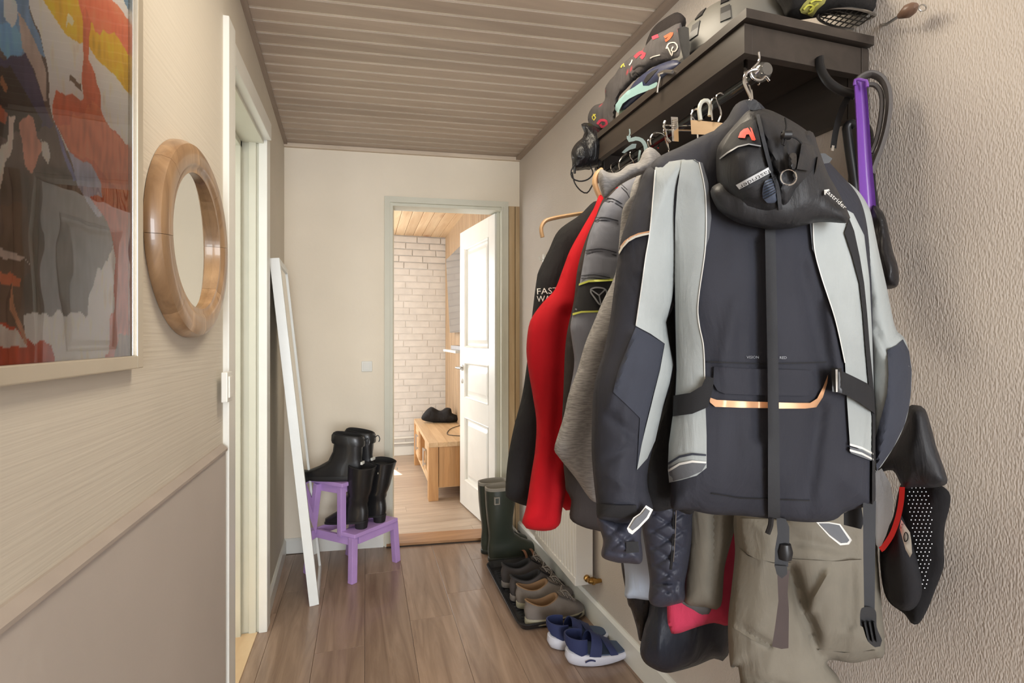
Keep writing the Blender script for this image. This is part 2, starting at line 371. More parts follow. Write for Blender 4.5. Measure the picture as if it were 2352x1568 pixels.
# casing near side, far casing, jambs with stops, head
df = thing('door_2', 'white painted frame of the doorway in the left wall, door not in view', 'door frame', (-.40, 2.0, 0)); df['kind'] = 'structure'
MB().box(-.392, 1.598, 0, -.374, 1.672, 2.17, .003).build('casing', M_white, df)
MB().box(-.435, 2.335, 0, -.402, 2.405, 2.11, .003).build('casing', M_white, df)
MB().box(-.422, 1.672, 2.09, -.385, 2.335, 2.16, .003).build('casing', M_white, df)
b = MB(); b.box(-.60, 2.345, 0, -.432, 2.375, 2.1, .002); b.box(-.60, 2.318, 0, -.50, 2.345, 2.08, .003); b.box(-.473, 2.333, 0, -.445, 2.347, 2.1, .002); b.build('jamb', M_cream, df)
MB().box(-.60, 1.645, 0, -.42, 1.668, 2.1, .002).build('jamb', M_cream, df)
b = MB(); b.box(-.60, 1.668, 2.075, -.415, 2.345, 2.1, .002); b.box(-.60, 1.668, 2.05, -.50, 2.345, 2.076, .002); b.build('door_head', M_cream, df)
MB().box(-.62, 1.66, -.002, -.44, 2.34, .006, .002).build('threshold', M_pine, df)
MB().box(-.95, 1.3, 0, -.90, 2.9, 2.3).build('wall_side_room', plain('pale green wall', (200, 196, 160), .7), kind='structure')
MB().box(-.90, 1.3, -.03, -.58, 2.9, -.001).build('floor', M_pine, kind='structure')
# end wall with doorway
sL, sLi, sRi, sR, sW = bs(885), bs(896), bs(1151), bs(1167), bs(1193)
zt = 2.065
b = MB(); b.prism([bw(-.1), bw(sLi), bw(sLi, .11), bw(-.1, .11)], 0, HT); b.prism([bw(sLi), bw(2.0), bw(2.0, .11), bw(sLi, .11)], zt+.01, HT)
b.prism([bw(sW), bw(2.0), bw(2.0, .11), bw(sW, .11)], 0, zt+.01); b.build('wall_back', M_back, kind='structure')
d1 = thing('door_1', 'open white panelled door with steel handle standing into the far room', 'door', (*bw(sRi, .0), 0)); d1['kind'] = 'structure'
def bbar(s0, s1, d0, d1_, z0, z1, mb=None): mb = mb or MB(); return mb.prism([bw(s0, d0), bw(s1, d0), bw(s1, d1_), bw(s0, d1_)], z0, z1)
bbar(sL-.004, sLi, -.014, .0, 0, zt+.035).build('casing', M_cream, d1); bbar(sLi, sLi+.016, -.006, .12, 0, zt).build('jamb', M_cream, d1)
bbar(sLi, sR, -.0145, 0, zt, zt+.035).build('casing', M_cream, d1)
b = bbar(sRi, sR, -.014, 0, 0, zt); bbar(sRi+.012, sRi+.018, -.02, 0, 0, zt, b); b.build('casing', M_cream, d1); bbar(sRi, sR, 0, .12, 0, zt).build('jamb', M_cream, d1)
bbar(sRi-.02, sRi, .045, .075, 0, zt).build('door_stop', M_cream, d1)
bbar(sLi+.016, sRi, .0, .12, zt-.018, zt+.01).build('door_head', M_cream, d1)
b = bbar(sLi-.02, sRi+.02, -.02, .13, -.012, .018); b.build('threshold', M_oakst, d1)
bbar(sLi-.02, sRi+.02, -.034, -.021, -.005, .004).build('threshold_gap', M_dark, d1)
sM = (sR+sW)/2+.006
for a, c in ((sR+.004, sM), (sM+.004, sW)): bbar(a, c, -.004, .06, 0, zt+.01).build('stud', M_rawpine, d1)
bbar(sR, sW, .06, .1, 0, zt+.01).build('stud_gap', M_dark, d1)
# right wall
MB().prism([(xr(-3.4), -3.4), (xr(3.1), 3.1), (xr(3.1)+.12, 3.1), (xr(-3.4)+.12, -3.4)], 0, HT).build('wall_right', M_right, kind='structure')
# baseboards
def bb(name, a, b_, h, t=.014, side=1):
    a = Vector(a); b_ = Vector(b_); u = (b_-a).normalized(); n = Vector((-u.y, u.x))*side*t
    rings = [[Vector((p.x, p.y, 0)), Vector((p.x+n.x, p.y+n.y, 0)), Vector((p.x+n.x, p.y+n.y, h-.012)), Vector((p.x+n.x*.4, p.y+n.y*.4, h)), Vector((p.x, p.y, h))] for p in (a, b_)]
    return MB().loft(rings).build(name, M_white, kind='structure')
bb('baseboard_right', (xr(-3.4), -3.4), (xr(3.0), 3.0), .105, .016, 1); bb('baseboard_left', (xl(2.41), 2.41), (xl(3.15), 3.15), .085, .014, -1)
bb('baseboard_back', bw(0), bw(sL-.01), .085, .014, -1)
# ceiling: whitewashed boards with painted grooves
ce = MB().box(-.8, -3.4, HT+.0045, 1.35, 3.35, HT+.06).build('ceiling', M_ceilw, kind='structure')
ang = math.atan2(ub.y, ub.x); c0 = bw(0, 0)
me = None
for k in range(58):
    yy = -.004-.0735*(k+1)
    if me is None:
        mb = MB(); mb.loft([[Vector((X, 0, .012)), Vector((X, .0035, .0005)), Vector((X, .005, 0)), Vector((X, .0615, 0)), Vector((X, .0635, .0005)), Vector((X, .064, .003)), Vector((X, .064, .012))] for X in (-.12, 1.62)][::-1]); o = mb.build('plank', M_ceil, ce, local=True); me = o.data
    else:
        o = bpy.data.objects.new('plank', me); COL.objects.link(o); o.parent = ce
    p = Vector((*bw(0, yy), HT+.001)); o.location = p-world_of(ce); o.rotation_euler = (0, 0, ang)
MB().prism([(xr(-3.4), -3.4), (xr(3.02), 3.02), (xr(3.02)-.028, 3.02), (xr(-3.4)-.028, -3.4)], HT-.018, HT).build('trim_2', M_cornice, kind='structure')
MB().prism([(-.39, -3.4), (-.39, 1.6), (L0.x, 3.16), (L0.x+.02, 3.16), (-.37, 1.6), (-.37, -3.4)], HT-.010, HT).build('trim_3', M_cornice, kind='structure')
b = bbar(0, 1.4, -.02, 0, HT-.022, HT); b.build('trim_4', wood('pale end moulding', (214, 198, 178), (192, 176, 156), 'X', 1, .6, .04), kind='structure')

# ------------------------------------------------------------------ far room
YB = 5.46; XW = .845; HF = 2.345
b = MB(); b.box(.14, YB, 0, XW+.1, YB+.1, HF+.1); b.box(-1.5, YB, 0, -1.0, YB+.1, HF+.1); b.box(-1.0, YB, 0, .14, YB+.1, .85); b.box(-1.0, YB, 2.2, .14, YB+.1, HF+.1)
wb = b.build('wall_brick', M_mortar, kind='structure')
bk = {}
course = 0; z = HF-.012
while z > .1:
    z0 = z-.0605; x = XW-.002-(.06, .18, .11, .0, .2, .14)[course % 6]-.0; first = True; bx = XW-.002
    dp = .010 if course < 5 else .003
    ends = [XW-.002]; e = x
    while e > .13: ends.append(e); e -= .252
    ends.append(.13)
    for i in range(len(ends)-1):
        a, c = ends[i+1]+.005, ends[i]-.005
        if c-a > .02:
            j = random.random()*.0015 if course >= 5 else random.random()*.004
            MB().box(a, YB-dp-j, max(z0, .1)+.001, c, YB+.002, z-.001*random.random(), .002).build('brick', M_brick, wb)
    z -= .0695; course += 1
wn = thing('window_1', 'white framed window of the far room beside the brick wall', 'window', (-.43, YB, .85)); wn['kind'] = 'structure'
for a in ((-1.0, .85, .14, .9), (-1.0, 2.15, .14, 2.2), (-1.0, .9, -.95, 2.15), (.09, .9, .14, 2.15), (-.455, .9, -.405, 2.15)): MB().box(a[0], YB+.01, a[1], a[2], YB+.07, a[3], .004).build('window_frame', M_white, wn)
m_gl, nt, bb_ = newmat('clear glass'); bb_.inputs['Transmission Weight'].default_value = 1; bb_.inputs['Roughness'].default_value = 0; bb_.inputs['IOR'].default_value = 1.01
MB().box(.86, 2.95, 0, .96, 3.2, 2.4)
MB().box(XW, 3.12, 0, XW+.1, YB+.1, HF+.1).build('wall_slats', wood('oak veneer', (184, 158, 128), (150, 124, 96), 'Z', .8, .5, .04), kind='structure')
b = MB(); y = 3.2
while y < 5.4: b.box(XW-.014, y, .02, XW, y+.026, HF, .002); y += .036
ws = bpy.data.objects.get('wall_slats'); b.build('slat', wood('oak slats', (190, 164, 132), (152, 126, 98), 'Z', .8, .5, .05), ws, kind='stuff')
MB().box(-1.5, 3.0, 0, -1.42, 3.6, HF+.1).build('wall_left_far', M_back, kind='structure')
MB().box(-1.5, 4.9, 0, -1.42, YB, HF+.1).build('wall_left_far', M_back, kind='structure')
MB().box(-1.5, 3.22, 0, -.56, 3.3, HF+.1).build('wall_front_far', M_back, kind='structure')
c2 = MB().box(-1.5, 3.19, HF+.016, XW+.1, YB+.1, HF+.05).build('ceiling', M_pine, kind='structure')
x = -1.0
while x < XW-.01:
    MB().box(x+.001, 3.2, HF, min(x+.093, XW)-.0015, YB-.002, HF+.017, .004).build('plank', M_pine, c2); x += .093
MB().box(.0, YB-.012, 0, XW-.02, YB, .095, .003).build('baseboard_back', M_white, kind='structure')
b = MB(); b.tube([(-.2, YB-.03, .135), (XW-.02, YB-.03, .135)], .011, 10); b.tube([(-.2, YB-.03, .19), (XW-.02, YB-.03, .19)], .011, 10)
props(b.build('heating_pipes', M_white, smooth=True), 'two white heating pipes running low along the brick wall', 'pipe')
# door leaf, hinged right
hp = Vector((.785, 3.075)); fp = Vector((.684, 3.742)); ud = (fp-hp).normalized(); nd = Vector((-ud.y, ud.x))   # nd points to the visible side (-X)
def dM(): return Matrix(((ud.x, nd.x, 0, hp.x), (ud.y, nd.y, 0, hp.y), (0, 0, 1, .01), (0, 0, 0, 1)))
W_ = (fp-hp).length; DM = dM(); b = MB(); st = .105; rails = [(0, .19), (.66, .80), (1.06, 1.17), (1.90, 2.03)]
b.box(0, -.038, 0, st, 0, 2.03, .002, DM); b.box(W_-st, -.038, 0, W_, 0, 2.03, .002, DM)
for a, c in rails: b.box(st, -.038, a, W_-st, 0, c, 0, DM)
leaf = b.build('door_leaf', M_white, d1)
for (a, c) in ((.19, .66), (.80, 1.06), (1.17, 1.90)):
    q = MB(); x0, x1 = st, W_-st; e1, e2 = .012, .045
    def R(i, d): return [DM @ Vector(p) for p in ((x0+i, d, a+i), (x1-i, d, a+i), (x1-i, d, c-i), (x0+i, d, c-i))]
    q.loft([R(0, .0), R(.004, .004), R(.012, -.004), R(.016, -.018), R(.03, -.018), R(.055, -.007), R(.06, -.006)], False, True)
    q.build('door_panel', M_white, leaf)
q = MB(); hz = 1.02; c = DM @ Vector((W_-.055, .0, hz)); n3 = Vector((nd.x, nd.y, 0)); u3 = Vector((ud.x, ud.y, 0))
q.lathe([(.0, 0), (.024, 0), (.024, .007), (.009, .009), (.009, .035), (.0, .036)], c, n3, 16); q.tube([c+n3*.034+u3*.008, c+n3*.048, c+n3*.05-u3*.03, c+n3*.05-u3*.11], .0085, 10)
q.build('door_handle', M_steel, leaf, smooth=True)
q = MB(); q.lathe([(.0, 0), (.018, 0), (.018, .005), (.0, .006)], DM @ Vector((W_-.055, 0, hz-.1)), n3, 14); q.build('keyhole_rose', M_steel, leaf, smooth=True)

# ------------------------------------------------------------------ far room furniture
M_beech = wood('oiled beech block', (220, 190, 150), (194, 158, 116), 'Y', 1.1, .42, .22); M_beechz = wood('oiled beech upright', (194, 150, 100), (164, 118, 72), 'Z', 1.0, .42, .2)
B0 = (.462, 3.85); B1 = (.83, 5.06); H = .447
tv = thing('media_bench', 'oiled beech media bench with open bay and square legs in the far room', 'bench', ((B0[0]+B1[0])/2, (B0[1]+B1[1])/2, 0))
x0, y0 = B0; x1, y1 = B1; n = 0
for j in range(5):      # block-glued top: five staves across
    a = x0+(x1-x0)*j/5; c = x0+(x1-x0)*(j+1)/5; MB().box(a+.0003, y0, H-.035, c-.0003, y1, H, .001).build('top_stave', M_beech, tv)
for a, c in ((x0, y0), (x1-.075, y0), (x0, y1-.075), (x1-.075, y1-.075)): MB().box(a, c, 0, a+.075, c+.075, H-.036, .002).build('leg', M_beechz, tv)
for j in range(5):
    a = x0+.08+(x1-x0-.16)*j/5; MB().box(a, y0+.01, .10, a+(x1-x0-.16)/5-.0002, y0+.03, H-.036).build('end_board', M_beechz, tv)
MB().box(x0+.02, y0+.03, .09, x1-.01, y1-.03, .115).build('bottom_board', M_beech, tv); MB().box(x1-.03, y0+.03, .115, x1-.01, y1-.03, H-.036).build('back_board', M_beech, tv)
for yy in (y0+.36, y1-.36): MB().box(x0+.025, yy-.01, .115, x1-.03, yy+.01, H-.036).build('divider', M_beechz, tv)
for a, c, hy in ((y0+.08, y0+.35, y0+.30), (y1-.35, y1-.08, y1-.30)):
    q = MB(); q.box(x0+.01, a, .12, x0+.028, c, .18); q.box(x0+.01, a, H-.10, x0+.028, c, H-.04); q.box(x0+.01, a, .18, x0+.028, a+.05, H-.1); q.box(x0+.01, c-.05, .18, x0+.028, c, H-.1); q.box(x0+.018, a+.05, .18, x0+.026, c-.05, H-.1)
    d = q.build('door', M_beech, tv); h = MB(); h.box(x0-.015, hy-.012, .2, x0-.005, hy+.012, .35, .002); h.box(x0-.006, hy-.006, .21, x0+.01, hy+.006, .225); h.box(x0-.006, hy-.006, .325, x0+.01, hy+.006, .34); h.build('handle', M_steel, d)
PB = wall_plane((.5, 4.85), (.84, 4.75))
M_blk = fabric('black cloth', (34, 33, 34), .9, crease=.6)
q = Puff([(968, 962), (976, 945), (990, 934), (1000, 938), (1012, 943), (1024, 936), (1036, 938), (1038, 948), (1050, 954), (1055, 966), (1030, 970), (990, 969)], PB, .07, .05, .05, (.02, 12, 12), 3, step=4, off=.03)
props(q.build('folded_trousers', M_blk), 'black trousers folded in a heap on the wooden media bench', 'trousers')
q = MB(); q.tube(spline([onZ(1060, 976, H+.004), onZ(1040, 982, H+.004), onZ(1029, 990, H+.004), onZ(1030, 998, H+.004), onZ(1060, 1001, H+.004)], .02, False), .003, 6); props(q.build('cable', M_blackp, smooth=True), 'thin black cable looped on the media bench top', 'cable')
T0 = Vector((.83, 4.86, 1.30)); T1 = Vector((.745, 4.74, 1.97)); q = MB()
a = Vector((.725, 4.70, 1.985)); bq = Vector((.785, 4.84, 1.30)); dn = Vector((.0, -1.0, 0)); nn = (a-bq).cross(dn).normalized()*.028
if nn.x < 0: nn = -nn
v = [bq, bq+dn, a+dn, a, bq+nn, bq+dn+nn, a+dn+nn, a+nn]; q.add(v, [(0,1,2,3), (7,6,5,4), (0,4,5,1), (1,5,6,2), (2,6,7,3), (3,7,4,0)])
props(q.build('television', plain('dark glossy screen', (88, 90, 92), .12, coat=.6)), 'flat wall television tilted forward above the media bench, partly behind the door', 'television')
sh = MB().box(.685, 3.95, 1.128, XW-.014, 4.6, 1.148, .002).build('wall_shelf', M_white); props(sh, 'small white floating shelf on the slatted wall behind the open door', 'shelf')
q = MB().box(.73, 4.0, 1.148, .80, 4.45, 1.185, .006); props(q.build('set_top_box', plain('grey box', (150, 150, 152), .4)), 'flat grey box lying on the small white floating shelf', 'electronics')

# ------------------------------------------------------------------ things on the left wall
M_frame = plain('champagne metal frame', (196, 186, 168), .38, .45, var=.03); M_framei = plain('silver inner lip', (214, 212, 206), .25, .6)
FY0, FY1, FZ0, FZ1, FX = .40, 1.019, 1.198, 2.12, -.39
pf = thing('framed_picture', 'large abstract orange, blue and yellow print under glass in a champagne frame', 'picture', (FX, (FY0+FY1)/2, FZ0))
fw = .022
for nm_, (a, c, d, e) in {'l': (FY0, FY0+fw, FZ0, FZ1), 'r': (FY1-fw, FY1, FZ0, FZ1), 'b': (FY0+fw, FY1-fw, FZ0, FZ0+fw), 't': (FY0+fw, FY1-fw, FZ1-fw, FZ1)}.items():
    MB().box(FX, a, d, FX+.018, c, e, .002).build('frame_bar', M_frame, pf)
MB().box(FX, FY1-fw-.006, FZ0+fw, FX+.013, FY1-fw, FZ1-fw, .001).build('inner_lip', M_framei, pf)
# the print: brush-like colour fields
fields = [  # outline in image columns/rows -> colour
 ([(-400,-700),(800,-700),(800,900),(-400,900)], (216,212,204)),
 ([(60,-60),(95,-10),(140,55),(165,90),(200,100),(240,150),(300,215),(330,250),(330,150),(262,70),(225,40),(178,-10),(178,-60)], (206,170,52)),
 ([(190,40),(215,50),(225,75),(262,75),(300,140),(330,150),(330,60),(290,50),(240,-20),(180,-60),(170,-10)], (206,118,88)),
 ([(188,30),(196,15),(212,48),(214,70),(206,100),(206,140),(222,170),(225,180),(228,200),(228,260),(240,280),(278,315),(280,335),(330,362),(330,640),(310,600),(230,440),(180,380),(130,280),(128,205),(150,215),(180,225),(193,222),(192,120),(192,60)], (188,104,76)),
 ([(205,225),(228,250),(235,275),(278,320),(330,360),(330,470),(262,430),(220,375),(170,355),(140,290),(190,260)], (198,118,84)),
 ([(-60,-60),(62,-60),(64,0),(80,50),(92,120),(110,190),(128,275),(160,350),(200,400),(225,430),(250,480),(256,560),(200,720),(-60,720)], (96,84,80)),
 ([(-60,-60),(60,-60),(66,10),(86,90),(94,130),(60,120),(40,160),(15,110),(0,90),(-60,60)], (110,142,176)),
 ([(-10,60),(30,50),(50,90),(50,125),(20,130),(0,100)], (116,164,204)),
 ([(5,-20),(35,0),(38,25),(25,60),(8,40)], (200,214,206)),
 ([(40,25),(58,50),(70,90),(88,130),(100,175),(115,240),(105,235),(75,160),(48,110)], (176,160,152)),
 ([(20,128),(60,130),(92,205),(118,270),(126,288),(70,290),(30,200),(0,135)], (74,66,94)),
 ([(-60,150),(30,150),(60,210),(95,280),(80,300),(-60,330)], (62,52,48)),
 ([(10,170),(25,200),(20,215),(5,190)], (150,100,70)), ([(0,235),(20,262),(12,280),(0,275)], (168,88,60)),
 ([(48,290),(64,262),(78,275),(76,310),(90,330),(80,390),(66,400),(52,380),(44,340)], (192,140,122)),
 ([(84,315),(104,325),(118,365),(110,380),(90,355)], (206,198,192)),
 ([(24,270),(42,275),(20,360),(10,420),(-10,520),(-30,520),(0,400)], (206,192,184)),
 ([(160,30),(170,45),(160,66)], (210,200,170)), ([(160,168),(188,192),(189,207),(160,185)], (100,84,70)),
 ([(165,355),(215,385),(235,420),(250,480),(225,500),(205,470),(180,430)], (156,160,182)),
 ([(130,282),(150,330),(180,420),(172,420),(140,330)], (116,118,160)),
 ([(200,440),(260,470),(300,480),(330,560),(330,860),(240,860),(262,650),(258,560),(240,500)], (182,88,66)),
 ([(10,470),(60,470),(70,560),(60,640),(50,760),(30,820),(-40,700),(-30,520)], (104,86,78)),
 ([(-60,560),(35,580),(60,600),(-60,590)], (190,176,170)), ([(-60,620),(20,625),(50,640),(45,655),(-60,640)], (184,110,84)),
 ([(-60,735),(20,745),(60,780),(120,790),(120,860),(-60,860)], (176,76,56)), ([(-60,740),(30,755),(60,800),(-60,790)], (196,190,184)),
 ([(24,640),(30,700),(60,790),(50,790),(18,710)], (176,130,104)),
 ([(268,770),(330,775),(330,860),(255,860)], (128,108,98)), ([(272,-60),(330,-60),(330,60),(296,30),(278,0)], (104,134,160)),
]
ys = np.linspace(FY0+fw, FY1-fw, 360); zs = np.linspace(FZ0+fw, FZ1-fw, 440); V = []; PX = []
for z in zs:
    for y in ys:
        d = Vector((FX+.006, y, z))-EYE; dep = d.dot(FWD); PX.append((CX+F*d.dot(RGT)/dep, HY-F*d.z/dep)); V.append((FX+.006, y, z))
PX = np.array(PX); J = PX.copy()
for i in range(len(J)):
    a = noise.noise(Vector((V[i][1]*14, V[i][2]*14, 1))); b_ = noise.noise(Vector((V[i][1]*60, V[i][2]*25, 4)))
    J[i] += (a*14+b_*9, b_*14)
Cc = np.tile(np.array(lin((214, 210, 202))[:3]), (len(J), 1))
for poly, c in fields:
    mk = inside(J, poly); Cc[mk] = lin(c)[:3]
for i in range(len(J)): Cc[i] *= 1.7; Cc[i] *= 1+.22*noise.noise(Vector((V[i][1]*120, V[i][2]*35, 2)))+.2*noise.noise(Vector((V[i][1]*30, V[i][2]*30, 7)))
nx, nz = len(ys), len(zs); me = bpy.data.meshes.new('print'); base = world_of(pf)
me.from_pydata([Vector(v)-base for v in V], [], [(r*nx+i, r*nx+i+1, (r+1)*nx+i+1, (r+1)*nx+i) for r in range(nz-1) for i in range(nx-1)])
ca = me.color_attributes.new('ink', 'FLOAT_COLOR', 'POINT'); ca.data.foreach_set('color', np.hstack([np.clip(Cc, 0, 1), np.ones((len(Cc), 1))]).ravel())
m, nt, b = newmat('printed canvas'); at = N(nt, 'ShaderNodeAttribute', attribute_name='ink'); nt.links.new(at.outputs[0], b.inputs['Base Color']); b.inputs['Roughness'].default_value = .6
me.materials.append(m); o = bpy.data.objects.new('print', me); COL.objects.link(o); o.parent = pf
m, nt, b = newmat('picture glass'); nt.nodes.remove(b); tr = N(nt, 'ShaderNodeBsdfTransparent'); gl = N(nt, 'ShaderNodeBsdfGlossy'); gl.inputs['Roughness'].default_value = .01
fr = N(nt, 'ShaderNodeFresnel'); fr.inputs[0].default_value = 1.45; ms = N(nt, 'ShaderNodeMixShader'); nt.links.new(fr.outputs[0], ms.inputs[0]); nt.links.new(tr.outputs[0], ms.inputs[1]); nt.links.new(gl.outputs[0], ms.inputs[2])
v = coords(nt, (1, 6, 4), False); nn_ = N(nt, 'ShaderNodeTexNoise'); nn_.inputs['Scale'].default_value = 1.2; nt.links.new(v, nn_.inputs[0]); bp = N(nt, 'ShaderNodeBump'); bp.inputs['Strength'].default_value = .04; bp.inputs['Distance'].default_value = .02; nt.links.new(nn_.outputs[0], bp.inputs['Height']); nt.links.new(bp.outputs[0], gl.inputs['Normal'])
nt.links.new(ms.outputs[0], nt.nodes['Material Output'].inputs[0]); M_pglass = m
MB().add([(FX+.012, FY0+fw, FZ0+fw), (FX+.012, FY1-fw, FZ0+fw), (FX+.012, FY1-fw, FZ1-fw), (FX+.012, FY0+fw, FZ1-fw)], [(0,1,2,3)]).build('glass', M_pglass, pf)

# round mirror in a frame of eight pine segments
rm = thing('round_mirror', 'round wall mirror in a thick varnished pine frame with dark knots', 'mirror', (-.39, 1.295, 1.24))
mc = Vector((-.389, 1.299, 1.468)); ra, rb = .236, .217
M_ring = wood('varnished knotty pine', (172, 138, 102), (122, 92, 64), 'Z', 1.0, .33, .2, knots=14, kc=(52, 34, 24), coat=.4)
prof = [(1.0, 0), (1.0, .012), (.97, .026), (.92, .031), (.80, .032), (.765, .029), (.75, .026), (.70, .025), (.695, .004), (.695, 0)]
for k in range(8):
    a0 = 2*PI*k/8+.12; a1 = 2*PI*(k+1)/8+.12-.004; q = MB()
    q.loft([[mc+Vector((h, ra*r*math.cos(a0+(a1-a0)*j/9), rb*r*math.sin(a0+(a1-a0)*j/9))) for r, h in prof] for j in range(10)]); q.build('frame_segment', M_ring, rm, smooth=True)
M_mir = plain('mirror glass', (238, 238, 232), .01, 1, var=0)
q = MB(); q.loft([[mc+Vector((.016-.05*ra*.705*math.cos(2*PI*j/48), ra*.705*math.cos(2*PI*j/48), rb*.705*math.sin(2*PI*j/48))) for j in range(48)]], False, True); q.build('mirror_glass', M_mir, rm)
# switches
def switch(p, n3, u3, w_, h_, dp, label):
    o = thing('light_switch', label, 'light switch', tuple(p)); q = MB(); M = Matrix(((u3.x, n3.x, 0, p.x), (u3.y, n3.y, 0, p.y), (0, 0, 1, p.z), (0, 0, 0, 1)))
    q.box(-w_/2, 0, -h_/2, w_/2, dp, h_/2, .003, M); q.build('plate', M_white, o); q = MB(); q.box(-w_*.33, dp-.001, -h_*.36, w_*.33, dp+.004, h_*.36, .002, M); q.build('rocker', M_white, o); return o
switch(Vector((-.378, 1.555, 1.115)), Vector((1, 0, 0)), Vector((0, 1, 0)), .05, .083, .016, 'narrow white surface-mounted switch beside the left doorway casing')
p = WB.p(843, 841); switch(Vector((p.x, p.y, p.z)), Vector((-nb.x, -nb.y, 0)), Vector((ub.x, ub.y, 0)), .062, .062, .01, 'square white light switch on the end wall left of the doorway')

# leaning mirror
lm = thing('leaning_mirror', 'tall narrow white-framed mirror leaning against the left wall behind the doorway', 'mirror', (-.26, 2.7, 0))
Bn = onZ(733, 1389, 0)-Vector((.022, 0, 0)); ux = Vector((-.05, 1, 0)).normalized()
Tn = Vector((xl(2.5)+.030, 2.475, 1.612)); upv = (Tn-Bn).normalized(); nm3 = ux.cross(upv).normalized()
if nm3.x < 0: nm3 = -nm3
LM = Matrix(((ux.x, nm3.x, upv.x, Bn.x), (ux.y, nm3.y, upv.y, Bn.y), (ux.z, nm3.z, upv.z, Bn.z), (0, 0, 0, 1))); Hm = (Tn-Bn).length; Wm = .39
M_mf = plain('white mirror frame', (228, 232, 232), .35, var=.02)
for a in ((0, 0, .03, Hm), (Wm-.03, 0, Wm, Hm), (.03, 0, Wm-.03, .03), (.03, Hm-.03, Wm-.03, Hm)): MB().box(a[0], -.020, a[1], a[2], .022, a[3], .0015, LM).build('frame_bar', M_mf, lm)
MB().box(.03, -.012, .03, Wm-.03, .016, Hm-.03, 0, LM).build('mirror_glass', M_mir, lm)

# radiator, valve, wall hook
RX0, RX1, RY0, RY1, RZ0, RZ1 = .862, .945, 1.985, 2.52, .185, .63
rd = thing('radiator', 'white ribbed panel radiator low on the right wall behind the coats', 'radiator', ((RX0+RX1)/2, (RY0+RY1)/2, RZ0))
M_rad = plain('radiator enamel', (222, 220, 214), .35, var=.02)
MB().box(RX0+.012, RY0+.012, RZ0+.01, RX1-.012, RY1-.012, RZ1-.01).build('core', M_rad, rd)
for yy in (RY0, RY1-.012): MB().box(RX0+.004, yy, RZ0, RX1, yy+.012, RZ1, .002).build('end_cap', M_rad, rd)
for a, c in ((RZ0, RZ0+.035), (RZ1-.035, RZ1)): MB().box(RX0, RY0+.002, a, RX0+.012, RY1-.002, c, .003).build('front_edge', M_rad, rd)
y = RY0+.01
while y < RY1-.03:
    q = MB(); q.loft([[Vector((RX0+.012, y, z)), Vector((RX0+.001, y+.006, z)), Vector((RX0+.001, y+.018, z)), Vector((RX0+.012, y+.024, z))] for z in (RZ0+.03, RZ0+.05, RZ1-.05, RZ1-.03)]); q.build('rib', M_rad, rd); y += .0335
q = MB(); p = Vector((.915, RY0-.0, .215)); brass = metal('aged brass', (170, 132, 74), .35)
q.lathe([(.0, -.002), (.014, 0), (.014, .012), (.009, .014), (.009, .03), (.0, .031)], p, (0, -1, 0), 12); q.tube([p+Vector((0, -.025, 0)), p+Vector((.02, -.03, -.004)), Vector((xr(1.95)-.001, RY0-.03, .21))], [.013, .012, .008], 10)
q.lathe([(.0, 0), (.016, 0), (.016, .01), (.011, .012), (.011, .02), (0, .02)], p+Vector((.012, -.03, -.002)), (.9, 0, 0), 6); props(q.build('radiator_valve', brass, smooth=True), 'aged brass valve at the near bottom corner of the radiator', 'valve')
# ================================================================== step stool
M_pur = plain('lilac paint', (184, 150, 210), .38, bumps=.05, bscale=30, var=.05)
SA = onZ(815, 1340, 0); e1 = Vector((math.cos(math.radians(40)), math.sin(math.radians(40)), 0)); e2 = Vector((math.cos(math.radians(138)), math.sin(math.radians(138)), 0))
sl = thing('step_stool', 'lilac painted wooden two-step stool carrying two pairs of black boots', 'step stool', tuple(SA+e1*.14+e2*.13))
def SP(u, v, z): return SA+e1*u+e2*v+Vector((0, 0, z))
SM = Matrix(((e1.x, e2.x, 0, SA.x), (e1.y, e2.y, 0, SA.y), (0, 0, 1, 0), (0, 0, 0, 1)))
WU, DV, H1, H2 = .30, .31, .25, .50
MB().box(-.004, -.004, H1-.02, WU-.01, .105, H1, .003, SM).build('tread', M_pur, sl)
MB().box(-.006, .078, H2-.02, WU-.05, DV-.012, H2, .003, SM).build('tread', M_pur, sl)
for u in (.0, WU-.016):      # front legs
    MB().obox(SP(u+(.016 if u > .1 else 0), .016, 0), SP(u*.97+.008, .02, H1-.02), .034, .034, .003, side=e1).build('leg', M_pur, sl)
for u in (-.02, WU-.05):     # back legs up to the top tread, splayed backwards
    MB().obox(SP(u, DV+.0, 0), SP(u+.018, DV-.055, H2-.02), .032, .032, .003, side=e1).build('leg', M_pur, sl)
for u in (.014, WU-.07): MB().obox(SP(u, .105, H1-.03), SP(u, .105, H2-.02), .034, .032, .003, side=e1).build('upper_post', M_pur, sl)
for u in (.006, WU-.022): MB().box(u, .03, H1-.065, u+.016, DV-.0, H1-.021, .002, SM).build('side_rail', M_pur, sl)
for u in (.006, WU-.072): MB().box(u, .12, H2-.06, u+.016, DV-.05, H2-.021, .002, SM).build('side_rail', M_pur, sl)
MB().box(.03, .004, H1-.06, WU-.03, .02, H1-.021, .002, SM).build('front_rail', M_pur, sl)
MB().box(.03, .095, H2-.055, WU-.085, .111, H2-.021, .002, SM).build('front_rail', M_pur, sl)
MB().box(.03, DV-.02, H1-.065, WU-.03, DV-.006, H1-.021, .002, SM).build('back_rail', M_pur, sl)

